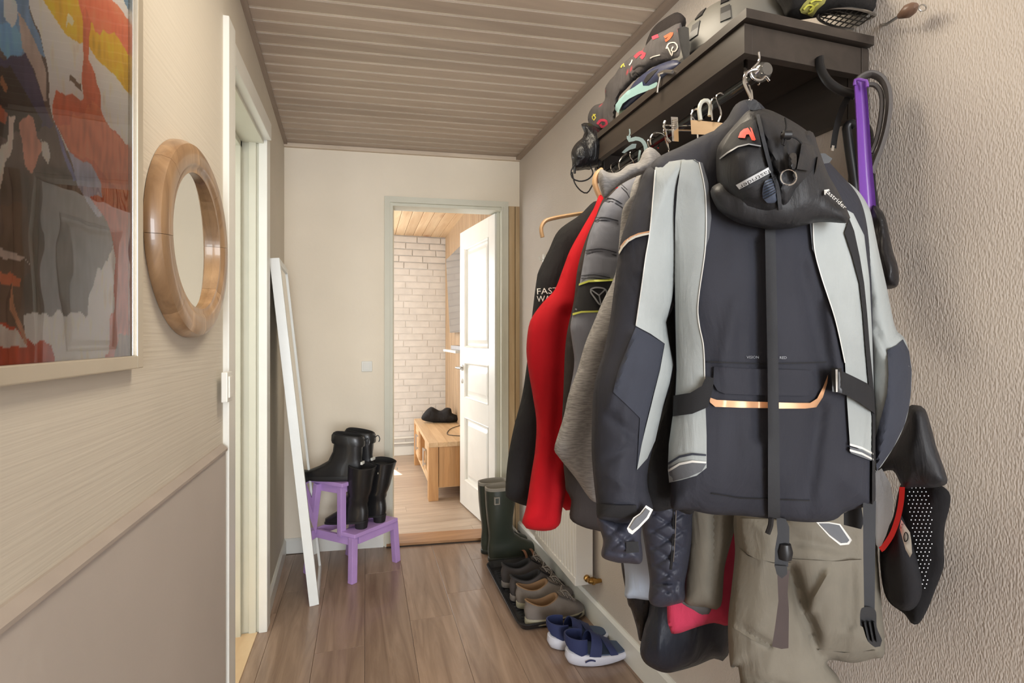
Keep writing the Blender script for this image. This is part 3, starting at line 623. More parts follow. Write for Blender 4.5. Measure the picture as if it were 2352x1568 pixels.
# ================================================================== footwear (local frame: heel at the origin, toe along +Y)
M_blkl = plain('black leather', (27, 27, 29), .36, bumps=.25, bscale=22, coat=.15); M_blks = plain('black rubber sole', (24, 24, 25), .6); M_lin = plain('dark lining', (30, 29, 30), .9)
def ring(heel, toe, W, zf, n=32, ball=.12, off=0, point=.74):
    out = []
    for k in range(n):
        a = 2*PI*k/n; t = (1-math.cos(a))/2; s = math.sin(a)
        hw = W/2*math.copysign(abs(s)**point, s)*(1-ball+2*ball*t if ball else 1); out.append(Vector((hw+off, heel+(toe-heel)*t, zf(t))))
    return out
def zl(a, b, dip=0): return lambda t: a+(b-a)*t-dip*math.sin(PI*t)
def upper(parent, rings, mat, name='upper', lining=None, depth=.05):
    MB().loft(rings, True, False).build(name, mat, parent, smooth=True, local=True, auto=60)
    top = rings[-1]; c = sum(top, Vector())/len(top)
    def sh(r, dz): return [c+(p-c)*r*Vector((1, 1, 1))+Vector((0, 0, dz)) if False else Vector((c.x+(p.x-c.x)*r, c.y+(p.y-c.y)*r, p.z+dz)) for p in r_]
    r_ = top
    MB().loft([top, sh(.93, .003), sh(.86, -.004), sh(.84, -depth*.5), sh(.84, -depth)], False, True).build('lining', lining or M_lin, parent, smooth=True, local=True, auto=60)
def sole(parent, L, W, z0, z1, mat, ball=.12, heel=0, name='sole', n=40, wedge=0, flare=1.0):
    r = [ring(heel+.004, L-.004, W*.97, zl(z0, z0), n, ball), ring(heel, L, W*flare, zl(z0+.003, z0+.003), n, ball), ring(heel, L, W, zl(z1+wedge-.003, z1-.003), n, ball), ring(heel+.003, L-.003, W*.97, zl(z1+wedge, z1), n, ball)]
    return MB().loft(r).build(name, mat, parent, smooth=True, local=True, auto=50)
def place(name, label, cat, p, rz, group=None): return thing(name, label, cat, tuple(p), group, rz)
def sneaker(p, rz, mat, smat, lmat, label, group, L=.285, W=.098, tall=1.0, lin_=None):
    o = place('shoe', label, 'shoe', p, rz, group); h = tall
    sole(o, L, W, 0, .022, smat, flare=1.02, wedge=.006)
    upper(o, [ring(.003, L-.004, W*.96, zl(.024, .02)), ring(.0, L-.003, W*.98, zl(.04*h, .034)), ring(-.003, L-.018, W*.94, zl(.060*h, .050)), ring(.0, L-.05, W*.84, zl(.075*h, .066*h, .006)), ring(.004, L-.095, W*.74, zl(.088*h, .088*h, .010)), ring(-.002, L-.13, W*.68, zl(.105*h, .104*h, .026))], mat, lining=lin_ or M_lin, depth=.04)
    t = MB(); t.loft([[Vector((x, y, z+(-abs(x)*.25))) for x in (-.026, -.013, 0, .013, .026)] for y, z in ((L-.09, .092*h), (L-.115, .106*h), (L-.135, .118*h))], False, False, closed=False); t.build('tongue', mat, o, smooth=True, local=True)
    lc = MB()
    for i, y in enumerate((L-.065, L-.08, L-.095, L-.11)):
        z = (.078+.010*i)*h; lc.tube([(-.026, y, z-.006), (-.01, y+.003, z+.005), (.01, y-.003, z+.006), (.026, y+.004, z-.006)], .0025, 6)
    for sx in (-1, 1): lc.tube(spline([(0, L-.115, .112*h), (sx*.022, L-.10, .125*h), (sx*.036, L-.08, .10*h), (sx*.012, L-.098, .112*h)], .01, False), .0024, 6); lc.tube(spline([(0, L-.115, .112*h), (sx*.02, L-.085, .102*h), (sx*.036, L-.06, .08*h)], .01, False), .0022, 6)
    lc.build('laces', lmat, o, smooth=True, local=True); return o
M_g1 = fabric('charcoal knit', (66, 61, 60), .8, crease=.15); M_g1s = plain('taupe sole', (112, 104, 98), .6); M_g2 = fabric('taupe grey nubuck', (118, 110, 104), .8, crease=.15); M_g2s = plain('dirty cream sole', (150, 144, 124), .6)
M_lace = plain('grey lace', (122, 114, 106), .8); M_brl = plain('brown lining', (120, 92, 64), .8)
RT = -PI/2
TR = .012
for (px, py, m, sm, lab, L, t, a) in ((1206, 1433, M_g2, M_g2s, 'taupe lace-up shoe with cream sole, nearest of the four on the boot tray', .285, 1.0, .07), (1186, 1394, M_g2, M_g2s, 'taupe lace-up shoe with cream sole, second from the front on the boot tray', .285, 1.0, .03),
        (1172, 1378, M_g1, M_g1s, 'charcoal knit sneaker with high heel tab, third from the front on the tray', .285, 1.12, .09), (1152, 1347, M_g1, M_g1s, 'charcoal knit sneaker, farthest back on the tray beside the rubber boots', .285, 1.12, .05)):
    sneaker(onZ(px, py, TR), RT+a, m, sm, M_lace, lab, 'lace-up shoes on the boot tray', L=L, tall=t, lin_=M_brl if m is M_g2 else None)
# dark sneakers with pale laces by the end wall
for p, lab in (((.722, 2.955, 0), 'dark sneaker with pale laces behind the rubber boots, touching the end wall side'), ((.722, 2.87, 0), 'dark sneaker with pale laces directly behind the green rubber boots')):
    sneaker(p, RT, plain('dark navy canvas', (44, 44, 54), .6), plain('grey sole', (120, 118, 112), .6), plain('pale lace', (206, 200, 190), .8), lab, 'dark sneakers behind the rubber boots', L=.22, W=.075)
o = place('sandal', 'brown leather strap sandal lying on the floor beside the far end of the radiator', 'shoe', (.79, 2.60, 0), RT+.2); M_br = plain('brown leather', (122, 84, 62), .5)
# rubber boots
M_rub = plain('dark green rubber', (50, 56, 48), .38, bumps=.08, bscale=12, var=.05); M_rubl = plain('grey textile lining', (146, 142, 134), .85)
bpy.data.objects.remove(o)
def rubber_boot(p, rz, lab):
    o = place('rubber_boot', lab, 'boot', p, rz, 'green rubber boots'); L, W = .30, .105
    sole(o, L, W, 0, .022, plain('black green sole', (34, 38, 34), .5), flare=1.03)
    R_ = [ring(.004, L-.004, W*.97, zl(.022, .022)), ring(.0, L-.0, W*.98, zl(.045, .04)), ring(.0, L-.012, W*.94, zl(.07, .062)), ring(.002, L-.05, W*.86, zl(.09, .082)), ring(.004, L-.10, W*.8, zl(.11, .105)), ring(.006, L-.145, W*.82, zl(.135, .14), ball=.05), ring(.004, L-.158, W*.9, zl(.17, .18), ball=0),
          ring(-.004, L-.155, W*1.0, zl(.23, .24), ball=0), ring(-.012, L-.145, W*1.08, zl(.31, .31), ball=0), ring(-.016, L-.138, W*1.1, zl(.385, .385), ball=0), ring(-.016, L-.136, W*1.1, zl(.412, .416), ball=0)]
    upper(o, R_, M_rub, 'boot_shaft', M_rubl, .09)
    q = MB(); q.loft([[Vector((p_.x*1.02, p_.y*1.0, p_.z+dz)) for p_ in R_[-1]] for dz in (-.014, .001)], False, False); q.build('top_band', M_rubl, o, smooth=True, local=True)
    q = MB(); y0, y1, z0, z1, X = .02, .05, .33, .37, W*.56
    for a in ((y0, z0, y1, z0+.005), (y0, z1-.005, y1, z1), (y0, z0+.005, y0+.005, z1-.005), (y1-.005, z0+.005, y1, z1-.005)): q.box(X-.010, a[0], a[1], X+.002, a[2], a[3])
    q.build('side_badge', M_rubl, o, local=True); return o
rubber_boot(onZ(1121, 1288, 0), RT+.05, 'green rubber boot with grey lining standing nearest behind the boot tray'); rubber_boot(onZ(1121, 1288, 0)+Vector((-.015, .115, 0)), RT+.02, 'green rubber boot mostly hidden behind its twin near the end wall')
o = place('sandal', 'brown leather strap sandal lying beside the far end of the radiator', 'shoe', (.80, 2.66, 0), RT+.3)
sole(o, .2, .08, 0, .014, M_br)
q = MB()
for y, z in ((.05, .05), (.1, .045), (.14, .04)): q.loft([[Vector((.036*math.cos(a), y+dy, .012+z*math.sin(a))) for a in [PI*k/10 for k in range(11)]] for dy in (-.008, .008)], False, False, closed=False)
q.build('straps', M_br, o, local=True, smooth=True, kind='stuff')
# ankle boots on the top step, toes to the left
def ankle_boot(p, rz, lab):
    o = place('ankle_boot', lab, 'boot', p, rz, 'black ankle boots on the top step'); L, W = .30, .092
    sole(o, L, W, 0, .022, M_blks, wedge=.006)
    R_ = [ring(.004, L-.004, W*.95, zl(.026, .022)), ring(.0, L-.002, W*.96, zl(.045, .036)), ring(-.001, L-.02, W*.92, zl(.065, .052)), ring(.0, L-.07, W*.84, zl(.085, .072)), ring(.003, L-.12, W*.78, zl(.11, .10)), ring(.0, L-.145, W*.84, zl(.145, .15), ball=0), ring(-.002, L-.152, W*.92, zl(.185, .20), ball=0), ring(-.004, L-.15, W*.98, zl(.215, .235), ball=0), ring(-.006, L-.148, W*1.0, zl(.228, .25), ball=0)]
    upper(o, R_, M_blkl, 'boot_upper', M_lin, .06)
    q = MB(); q.loft([[Vector((v.x*s, .066+(v.y-.066)*s, v.z+dz)) for v in R_[-1]] for s, dz in ((1.02, -.002), (1.10, -.012), (1.12, -.04), (1.08, -.052))], False, False); q.build('folded_cuff', M_blkl, o, smooth=True, local=True)
    q = MB(); q.box(-.018, -.007, .082, .018, .004, .096, .001); q.build('heel_tab', M_white, o, local=True)
    q = MB(); q.tube(spline([(.0, -.008, .20), (.012, -.025, .215), (.016, -.034, .195), (.01, -.03, .18)], .006, False), .0028, 6); q.build('pull_cord', M_blkl, o, local=True, smooth=True); return o
az = math.atan2(e2.y, e2.x)-PI/2+.16
ankle_boot(SP(.075, .07, H2+.001)+Vector((.03, .0, 0)), az+.25, 'low black ankle boot with folded cuff, nearer one on the top step of the stool'); ankle_boot(SP(.19, .075, H2+.001)+Vector((.0, -.0, 0)), az+.1, 'low black ankle boot with folded cuff, farther one on the top step')
def calf_boot(p, rz, lab, lean=0):
    o = place('calf_boot', lab, 'boot', p, rz, 'black heeled boots on the lower step'); L, W = .26, .104
    q = MB(); q.loft([ring(.006, .066, .056, zl(0, 0), ball=0), ring(.0, .07, .064, zl(.038, .034), ball=0)]); q.build('heel', M_blks, o, smooth=True, local=True)
    q = MB(); q.loft([ring(.0, L, W, zl(.034, 0, -.004)), ring(.0, L, W, zl(.044, .010, -.004))]); q.build('sole', M_blks, o, smooth=True, local=True)
    R_ = [ring(.0, L-.002, W*.95, zl(.046, .012)), ring(-.003, L-.004, W*.95, zl(.065, .028)), ring(-.003, L-.03, W*.90, zl(.085, .045)), ring(.0, L-.08, W*.84, zl(.105, .075)), ring(.004, L-.12, W*.8, zl(.125, .11)), ring(.002, L-.135, W*.82, zl(.14, .14), ball=0), ring(.006, L-.13, W*.9, zl(.155, .158), ball=0), ring(.0, L-.138, W*.84, zl(.172, .175), ball=0), ring(-.002, L-.13, W*.98, zl(.2, .2), ball=0), ring(.0, L-.125, W*1.10, zl(.25, .25), ball=0), ring(.0, L-.12, W*1.25, zl(.30, .31), ball=0), ring(.0, L-.118, W*1.32, zl(.318, .334), ball=0)]
    R_ = [[v+Vector((lean*max(0, v.z-.15), -.22*max(0, v.z-.13), 0)) for v in r] for r in R_]
    upper(o, R_, M_blkl, 'boot_shaft', M_lin, .025)
    q = MB(); q.lathe([(0, 0), (.006, .001), (.006, .003), (0, .004)], Vector((.03+lean*.14, -.045, .285)), (.3, -1, 0), 10); q.build('stud', M_steel, o, local=True, smooth=True); return o
calf_boot(onZ(843, 1213, H1+.001), az-.05, 'black heeled boot with tall open shaft, left of the pair on the lower step'); calf_boot(onZ(884, 1199, H1+.001), az-.12, 'black heeled boot with wide shaft, right of the pair on the lower step', .12)

# ================================================================== boot tray
ty0, ty1, tx0, tx1 = 2.02, 2.66, .622, .93
bt = thing('boot_tray', 'black plastic boot tray with raised rim holding four shoes', 'tray', ((tx0+tx1)/2, (ty0+ty1)/2, 0))
def rr(x0, y0, x1, y1, r, z, n=6):
    o = []
    for cx, cy, a0 in ((x1-r, y1-r, 0), (x0+r, y1-r, PI/2), (x0+r, y0+r, PI), (x1-r, y0+r, 1.5*PI)): o += [Vector((cx+r*math.cos(a0+PI/2*k/n), cy+r*math.sin(a0+PI/2*k/n), z)) for k in range(n+1)]
    return o
q = MB(); q.loft([rr(tx0+.02, ty0+.02, tx1-.02, ty1-.02, .03, 0), rr(tx0+.004, ty0+.004, tx1-.004, ty1-.004, .045, .026), rr(tx0, ty0, tx1, ty1, .05, .028), rr(tx0, ty0, tx1, ty1, .05, .032), rr(tx0+.008, ty0+.008, tx1-.008, ty1-.008, .042, .032), rr(tx0+.024, ty0+.024, tx1-.024, ty1-.024, .03, .006)])
q.build('tray_pan', plain('black tray plastic', (34, 34, 36), .28), bt, smooth=True, auto=35)
q = MB(); k = 0
y = ty0+.05
while y < ty1-.05:
    for s in (-1, 1): q.obox((tx0+.04, y, .0075), (tx1-.04, y+s*.04, .0075), .003, .003)
    y += .026
q.build('floor_ridges', plain('tray ridges', (44, 44, 46), .3), bt, kind='stuff')

# ================================================================== blue sandals
M_nav = plain('navy stretch fabric', (40, 50, 92), .7, bumps=.15, bscale=200); M_eva = plain('white foam sole', (206, 208, 220), .5, var=.02); M_foot = plain('slate footbed', (70, 84, 108), .8)
def blue_sandal(p, rz, lab):
    o = place('sandal', lab, 'shoe', p, rz, 'navy sandals with white soles'); L, W = .258, .104
    r = [ring(.022, L-.03, W*.86, zl(0, .006), 40, .06, 0, .9), ring(.006, L-.006, W*.98, zl(.008, .014), 40, .06, 0, .84), ring(-.004, L, W*1.04, zl(.028, .026), 40, .06, 0, .82), ring(-.001, L-.002, W*1.02, zl(.052, .033, .004), 40, .06, 0, .82), ring(.006, L-.008, W*.94, zl(.055, .036, .004), 40, .06, 0, .82)]
    MB().loft(r).build('sole', M_eva, o, smooth=True, local=True, auto=50)
    MB().loft([ring(.008, L-.010, W*.92, zl(.052, .034, .004), 40, .06, 0, .82), ring(.012, L-.014, W*.88, zl(.059, .042, .005), 40, .06, 0, .82)]).build('footbed', M_foot, o, smooth=True, local=True)
    def band(name, secs, th=.004):      # secs: (y at side, y at top, half width, height) from back edge to front edge
        rings = []
        for (ys_, yt, hw, z0, zt_) in secs:
            rings.append([Vector((hw*math.cos(a), ys_+(yt-ys_)*math.sin(a), z0+(zt_-z0)*math.sin(a)**.8 if 0 < a < PI-1e-6 else z0)) for a in [PI*k/16 for k in range(17)]])
        inner = [[Vector((v.x*.93, v.y, v.z-th)) for v in r_] for r_ in rings]; q = MB(); q.loft(rings, False, False, closed=False); q.loft(inner[::-1], False, False, closed=False)
        q.loft([rings[0], inner[0]][::-1], False, False, closed=False); q.loft([rings[-1], inner[-1]], False, False, closed=False); return q.build(name, M_nav, o, smooth=True, local=True, auto=60)
    band('instep_band', [(.078, .096, .049, .045, .112), (.105, .112, .051, .040, .104), (.122, .138, .052, .036, .088)])
    band('toe_band', [(.165, .136, .049, .036, .090), (.184, .160, .047, .036, .074), (.196, .178, .045, .036, .064)])
    q = MB(); rings = []
    for k in range(15):
        a = -PI*.5*1.25+PI*1.25*k/14; x = .043*math.sin(a); y = .05-.055*math.cos(a); tt = abs(a)/(PI*.62); top = .115-.012*tt; bot = .085-.05*tt
        rings.append([Vector((x, y, bot)), Vector((x*1.03, y-.003, (top+bot)/2)), Vector((x, y-.002, top)), Vector((x*.9, y+.003, top)), Vector((x*.9, y+.004, bot))])
    q.loft(rings); q.build('heel_strap', M_nav, o, smooth=True, local=True, auto=60)
    q = MB(); z = .03; q.loft([[Vector((W*.515, .06+.04*t, .026+.005*math.sin(PI*t)+dz)) for t in [i/8 for i in range(9)]] for dz in (0, .006)], False, False, closed=False); q.loft([[Vector((W*.525, .06+.04*t, .026+.005*math.sin(PI*t)+dz)) for t in [i/8 for i in range(9)]] for dz in (0, .006)], False, False, closed=False)
    q.build('arch_mark', M_nav, o, local=True); return o
blue_sandal(onZ(1300, 1522, 0), RT-.10, 'navy strap sandal with thick white sole, nearest shoe on the floor'); blue_sandal(onZ(1259, 1487, 0), RT-.06, 'navy strap sandal with thick white sole, behind its twin next to the tray')

# ================================================================== wall shelf unit
M_bb = wood('black brown stain', (66, 58, 52), (50, 44, 39), 'Y', 1, .38, .05, bmp=.05)
ZT, ZB, SX0, SY0, SY1 = 1.877, 1.799, .700, .80, 1.50
def xw(y): return xr(y)-.001
sf = thing('hat_shelf', 'black-brown wooden hat shelf with coat rail high on the right wall', 'shelf', (.87, 1.15, 1.5))
MB().prism([(SX0-.006, SY0-.012), (xw(SY0)-.0, SY0-.012), (xw(SY1), SY1+.01), (SX0-.022, SY1+.01)], ZT-.018, ZT).build('top_board', M_bb, sf)
MB().prism([(SX0-.016, SY1), (SX0+.002, SY1), (SX0+.018, SY0), (SX0, SY0)], ZB, ZT-.021).build('front_board', M_bb, sf)
MB().box(SX0+.018, SY0, ZB, xw(SY0)-.021, SY0+.018, ZT-.021, .001).build('end_board', M_bb, sf); MB().box(SX0+.02, SY1-.018, ZB, xw(SY1)-.021, SY1, ZT-.021, .001).build('end_board', M_bb, sf)
for y in (SY0, SY1-.03): MB().box(xw(y+.03)-.020, y-.002, 1.51, xw(y+.03), y+.03, ZT-.021, .002).build('wall_post', M_bb, sf)
MB().prism([(xw(SY0)-.02, SY0+.032), (xw(SY0), SY0+.032), (xw(SY1), SY1-.032), (xw(SY1)-.02, SY1-.032)], 1.72, ZT-.021).build('back_board', M_bb, sf)
MB().prism([(SX0+.01, SY0+.02), (xw(SY0)-.022, SY0+.02), (xw(SY1)-.022, SY1-.02), (SX0, SY1-.02)], ZT-.030, ZT-.0215).build('under_panel', M_bb, sf)
RA = onY(1752, 165, .79); RAIL = [RA, Vector((RA.x-.012, 1.49, RA.z))]
q = MB(); q.tube([RA, RAIL[1]], .0105, 12); q.build('coat_rail', plain('black lacquered tube', (20, 20, 20), .22), sf, smooth=True)
q = MB(); q.lathe([(0, -.02), (.010, -.018), (.0175, -.008), (.0175, .004), (.012, .012), (0, .013)], RA, (0, -1, 0), 16); q.build('rail_knob', plain('smoky knob', (120, 118, 114), .12, .6), sf, smooth=True)
def rail(y): return Vector((RA.x-.012*(y-.79)/.7, y, RA.z))
for y in (.835, 1.44):
    q = MB(); q.tube([rail(y)+Vector((0, 0, .010)), Vector((rail(y).x, y, ZB+.03))], .004, 6); q.build('rail_hanger', M_chrome, sf, smooth=True)
# ================================================================== garments on the rail
def hook_wire(parent, top, bot, r=.0022, side=-1):
    """metal hanger hook: hangs on the rail at 'top' and runs down to 'bot'"""
    c = Vector(top); b = Vector(bot); R_ = .017; u = Vector((1, 0, 0)); pts = []
    for k in range(13):
        a = math.radians(-40+250*k/12); pts.append(c+Vector((math.cos(a)*R_*side*-1, 0, math.sin(a)*R_)))
    pts += [c+Vector((-.004*side*-1, 0, -.026)), (c+b)/2+Vector((0, 0, -.004)), b]
    q = MB(); q.tube(spline(pts, .006, False), r, 6); return q.build('hook', M_chrome, parent, smooth=True)
M_char = fabric('charcoal softshell', (47, 48, 56), .8, crease=.4, cscale=9); M_charl = fabric('slate panel', (56, 59, 69), .85, crease=.2); M_lg = fabric('pale grey shell', (162, 167, 166), .75, crease=.35, cscale=10)
M_lgd = fabric('mid grey trim', (100, 102, 106), .75, crease=.2); M_blkf = fabric('black webbing', (38, 38, 40), .8, weave=1500, crease=.08); M_web = fabric('grey black webbing', (56, 57, 60), .85, weave=1200, crease=.1)
M_nyl = fabric('black ripstop', (44, 44, 46), .5, crease=.3, cscale=16); M_nyl2 = fabric('dark mesh', (34, 34, 36), .75, crease=.2, weave=500); M_red = fabric('scarlet fleece', (190, 6, 24), .85, crease=.25, cscale=7); M_cop = plain('copper reflective tape', (214, 164, 124), .35, .25)
M_wht = plain('white piping', (224, 222, 216), .5); M_marl = fabric('grey marl jersey', (160, 157, 155), .95, crease=.3, marl=1, c2=(134, 132, 131), cscale=8)
M_gm = fabric('blue grey softshell', (126, 129, 140), .7, crease=.25); M_yel = plain('yellow piping', (190, 196, 84), .5); M_brf = fabric('brown black fleece', (58, 52, 50), .95, crease=.3)
M_khk = fabric('khaki cotton', (122, 116, 104), .85, crease=.45, cscale=9); M_qlt = fabric('quilted navy nylon', (56, 58, 70), .45, crease=.25, cscale=14); M_dnim = fabric('pale blue cotton', (168, 180, 196), .85, crease=.3)
M_pink = fabric('raspberry cotton', (196, 58, 88), .85, crease=.3); M_rib = fabric('ribbed grey knit', (92, 90, 90), .95, crease=.1, weave=300); M_bag = fabric('navy black shell', (36, 40, 50), .45, crease=.4, cscale=10); M_lthr = fabric('black leather', (30, 29, 31), .35, crease=.6, cscale=14)
M_hw = wood('pale hanger wood', (206, 172, 130), (180, 142, 100), 'X', 1, .45, .05)

def hanger(y, ztop, label, half=.16, kind='wood', mat=None, group='hangers on the coat rail', drop=.05, x=None):
    c = rail(y) if x is None else Vector((x, y, RA.z)); o = thing('clothes_hanger', label, 'clothes hanger', (c.x, y, ztop), group)
    hook_wire(o, c+Vector((0, 0, 0)), Vector((c.x, y, ztop)))
    q = MB(); pts = [Vector((c.x+half*t, y, ztop-drop*abs(t)**1.5-.006)) for t in [i/8-1 for i in range(17)]]
    q.tube(pts, [.006+.004*(1-abs(i/8-1)) for i in range(17)], 8, 1.4, nrm=(0, 0, 1)); q.build('arms', mat or M_hw, o, smooth=True); return o
def row_plane(y): return wall_plane((.2, y), (.98, y))

# --- black jacket, farthest of the row
P6 = row_plane(1.36); h = hanger(1.36, 1.59, 'wooden hanger holding the black jacket, farthest on the rail')
g = thing('jacket', 'black jacket with pale sleeve lettering, farthest garment on the rail', 'jacket', (.72, 1.36, .9), 'jackets and hoodies on the coat rail')
bo = Puff([(1372, 462), (1410, 440), (1470, 455), (1520, 520), (1530, 700), (1530, 1120), (1330, 1120), (1300, 900), (1300, 650)], P6, .035, .06, .03, seed=2, off=-.02); bo.build('body', M_blk, g)
sl6 = Puff([(1371, 461), (1331, 494), (1283, 529), (1260, 575), (1238, 620), (1232, 645), (1222, 725), (1212, 820), (1199, 909), (1181, 978), (1167, 1051), (1161, 1125), (1168, 1145), (1210, 1162), (1250, 1165), (1290, 1000), (1330, 800), (1380, 600), (1400, 500)], P6, .04, .06, .03, fold=(.008, 10, 3), seed=3); sl6.build('sleeve', M_blk, g)
for s_, a, b_ in (('FAST', (1234, 676), (1283, 673)), ('WAY', (1233, 693), (1275, 692))): text_patch('lettering', s_, a, b_, sl6, M_wht, g, 14, label='pale grey capital lettering')
# bentwood arm at the far end
q = MB(); PH = row_plane(1.42); tube_px(q, [(1246, 545), (1243, 524), (1252, 508), (1272, 501), (1310, 494), (1352, 488), (1410, 484)], PH, .0085, 8, flat=.7)
o = q.build('arms', M_hw, thing('clothes_hanger', 'bare bentwood hanger arm sticking out left of the black jacket', 'clothes hanger', (.62, 1.42, 1.55), 'hangers on the coat rail'), smooth=True); hook_wire(o.parent, rail(1.42), PH.p(1410, 484))
q = MB(); hk = WR.p(1252, 592); q.box(hk.x-.012, hk.y-.012, hk.z-.025, hk.x, hk.y+.012, hk.z+.02, .002); q.tube([hk+Vector((-.01, 0, -.01)), hk+Vector((-.03, 0, -.014)), hk+Vector((-.035, 0, .004))], .004, 6); props(q.build('wall_hook', M_white, smooth=True), 'small white wall hook just left of the black jacket shoulder', 'hook')
# --- red fleece
P5 = row_plane(1.25); hanger(1.25, 1.59, 'wooden hanger holding the red fleece')
g = thing('jacket', 'bright red fleece jacket hanging between the black and grey jackets', 'jacket', (.72, 1.25, .85), 'jackets and hoodies on the coat rail')
Puff([(1384, 455), (1430, 430), (1500, 450), (1570, 520), (1575, 1100), (1400, 1130), (1320, 900), (1320, 650)], P5, .035, .06, .03, seed=5, off=-.015).build('body', M_red, g)
Puff([(1380, 447), (1363, 480), (1335, 528), (1309, 575), (1293, 617), (1274, 665), (1248, 693), (1224, 725), (1214, 750), (1209, 800), (1213, 846), (1224, 910), (1232, 969), (1229, 1033), (1220, 1090), (1209, 1161), (1199, 1200), (1209, 1213), (1254, 1219), (1284, 1206), (1293, 1160), (1320, 1000), (1345, 800), (1370, 640), (1400, 500)], P5, .045, .06, .03, fold=(.010, 11, 2), seed=8, creases=((1300, 720, 1262, 1190, 14, -.012),)).build('sleeve', M_red, g)
Puff([(1280, 1100), (1292, 1164), (1310, 1171), (1345, 1166), (1350, 1050), (1300, 1000)], P5, .03, .05, .02, seed=4, off=-.04).build('sleeve', M_red, g)
# --- brown-black fleece
P4 = row_plane(1.16); hanger(1.16, 1.59, 'wooden hanger holding the brown fleece', mat=M_hw)
g = thing('jacket', 'brown-black fleece jacket mostly hidden between the red and grey jackets', 'jacket', (.72, 1.16, .85), 'jackets and hoodies on the coat rail')
Puff([(1400, 440), (1365, 505), (1342, 560), (1326, 620), (1318, 690), (1300, 780), (1294, 900), (1290, 1010), (1298, 1106), (1300, 1125), (1312, 1148), (1309, 1190), (1337, 1209), (1368, 1217), (1400, 1217), (1450, 1150), (1560, 1150), (1600, 700), (1560, 480), (1480, 430)], P4, .035, .06, .03, seed=9).build('body', M_brf, g)
# --- blue-grey padded motorcycle jacket
P3 = row_plane(1.09); hanger(1.09, 1.59, 'wooden hanger holding the blue-grey padded jacket')
g = thing('jacket', 'blue-grey padded jacket with black sleeve band, yellow piping and wheel emblem', 'jacket', (.72, 1.09, .9), 'jackets and hoodies on the coat rail')
s3 = Puff([(1490, 402), (1448, 412), (1427, 424), (1405, 445), (1385, 467), (1370, 499), (1354, 537), (1344, 579), (1334, 636), (1328, 668), (1322, 693), (1315, 722), (1310, 750), (1314, 785), (1319, 824), (1316, 860), (1308, 900), (1302, 960), (1330, 1010), (1400, 1010), (1470, 900), (1520, 650), (1530, 450)], P3, .05, .07, .03, fold=(.005, 10, 3), seed=12,
    creases=tuple((a[0], a[1], b_[0], b_[1], 3.2, -.006) for a, b_ in (((1388, 455), (1430, 470)), ((1430, 425), (1450, 450)), ((1366, 505), (1420, 512)), ((1345, 577), (1416, 584)), ((1334, 636), (1400, 642))))); s3.build('sleeve', M_gm, g)
Puff([(1480, 400), (1560, 380), (1620, 450), (1620, 1100), (1400, 1100), (1420, 500)], P3, .03, .05, .03, seed=13, off=-.03).build('body', M_gm, g)
patch('sleeve_band', [(1329, 655), (1352, 648), (1402, 645), (1440, 646), (1440, 716), (1371, 716), (1335, 718), (1315, 724)], s3, M_blkf, g, .002, label='black band around the sleeve')
patch('piping', [(1330, 651), (1352, 643), (1402, 640), (1440, 641), (1440, 645), (1402, 645), (1352, 648), (1329, 656)], s3, M_yel, g, .004, step=5); patch('piping', [(1315, 719), (1335, 714), (1371, 713), (1400, 713), (1400, 717), (1371, 717), (1336, 718), (1315, 724)], s3, M_yel, g, .004, step=5)
M_emb = plain('grey emblem', (142, 144, 148), .5)
def strip_px(name, pts, wpx, host, mat, parent, closed=False, off=.004, dep=.004, step=5, **k):
    q = [np.array(x, float) for x in pts]; n = len(q); L_, R_ = [], []
    for i in range(n):
        a = q[(i-1) % n] if closed or i else q[i]; b = q[(i+1) % n] if closed or i < n-1 else q[i]; t = (b-a)/(np.linalg.norm(b-a) or 1); m = np.array((-t[1], t[0])); w_ = wpx[i]/2 if isinstance(wpx, (list, tuple)) else wpx/2; L_.append(q[i]+m*w_); R_.append(q[i]-m*w_)
    tt = lambda A: (host.front(np.array(A)) if isinstance(host, Puff) else np.array([host.t(*x) for x in A]))
    mb = MB(); tl, tr_ = tt(L_)-off, tt(R_)-off; rings = [[EYE+ray(*L_[i])*tl[i], EYE+ray(*R_[i])*tr_[i], EYE+ray(*R_[i])*(tr_[i]+dep), EYE+ray(*L_[i])*(tl[i]+dep)] for i in range(n)]
    if closed: rings.append(rings[0]); mb.loft(rings, False, False)
    else: mb.loft(rings)
    return mb.build(name, mat, parent, smooth=True, auto=35, **k)
ep = [(1357, 664), (1370, 660), (1388, 663), (1394, 674), (1388, 692), (1378, 699), (1366, 684), (1357, 671)]
e3 = strip_px('emblem', spline(ep, 4), 3.5, s3, M_emb, g, closed=True, off=.005, label='rounded triangular wheel emblem in grey')
for a, b_ in (((1376, 678), (1359, 666)), ((1376, 678), (1391, 664)), ((1376, 678), (1380, 697))): strip_px('emblem_spoke', [a, b_], 3, s3, M_emb, e3, off=.0055)
for pts in ([(1387, 457), (1408, 459), (1430, 472)], [(1366, 503), (1390, 502), (1420, 510)], [(1345, 578), (1380, 574), (1416, 583)], [(1335, 636), (1365, 634), (1402, 641)], [(1427, 426), (1440, 438), (1447, 452)]):
    for dy in (-3, 4): strip_px('seam', [(x, y+dy) for x, y in spline(pts, 8, False)], 1.6, s3, M_char, g, off=.0015, dep=.002)
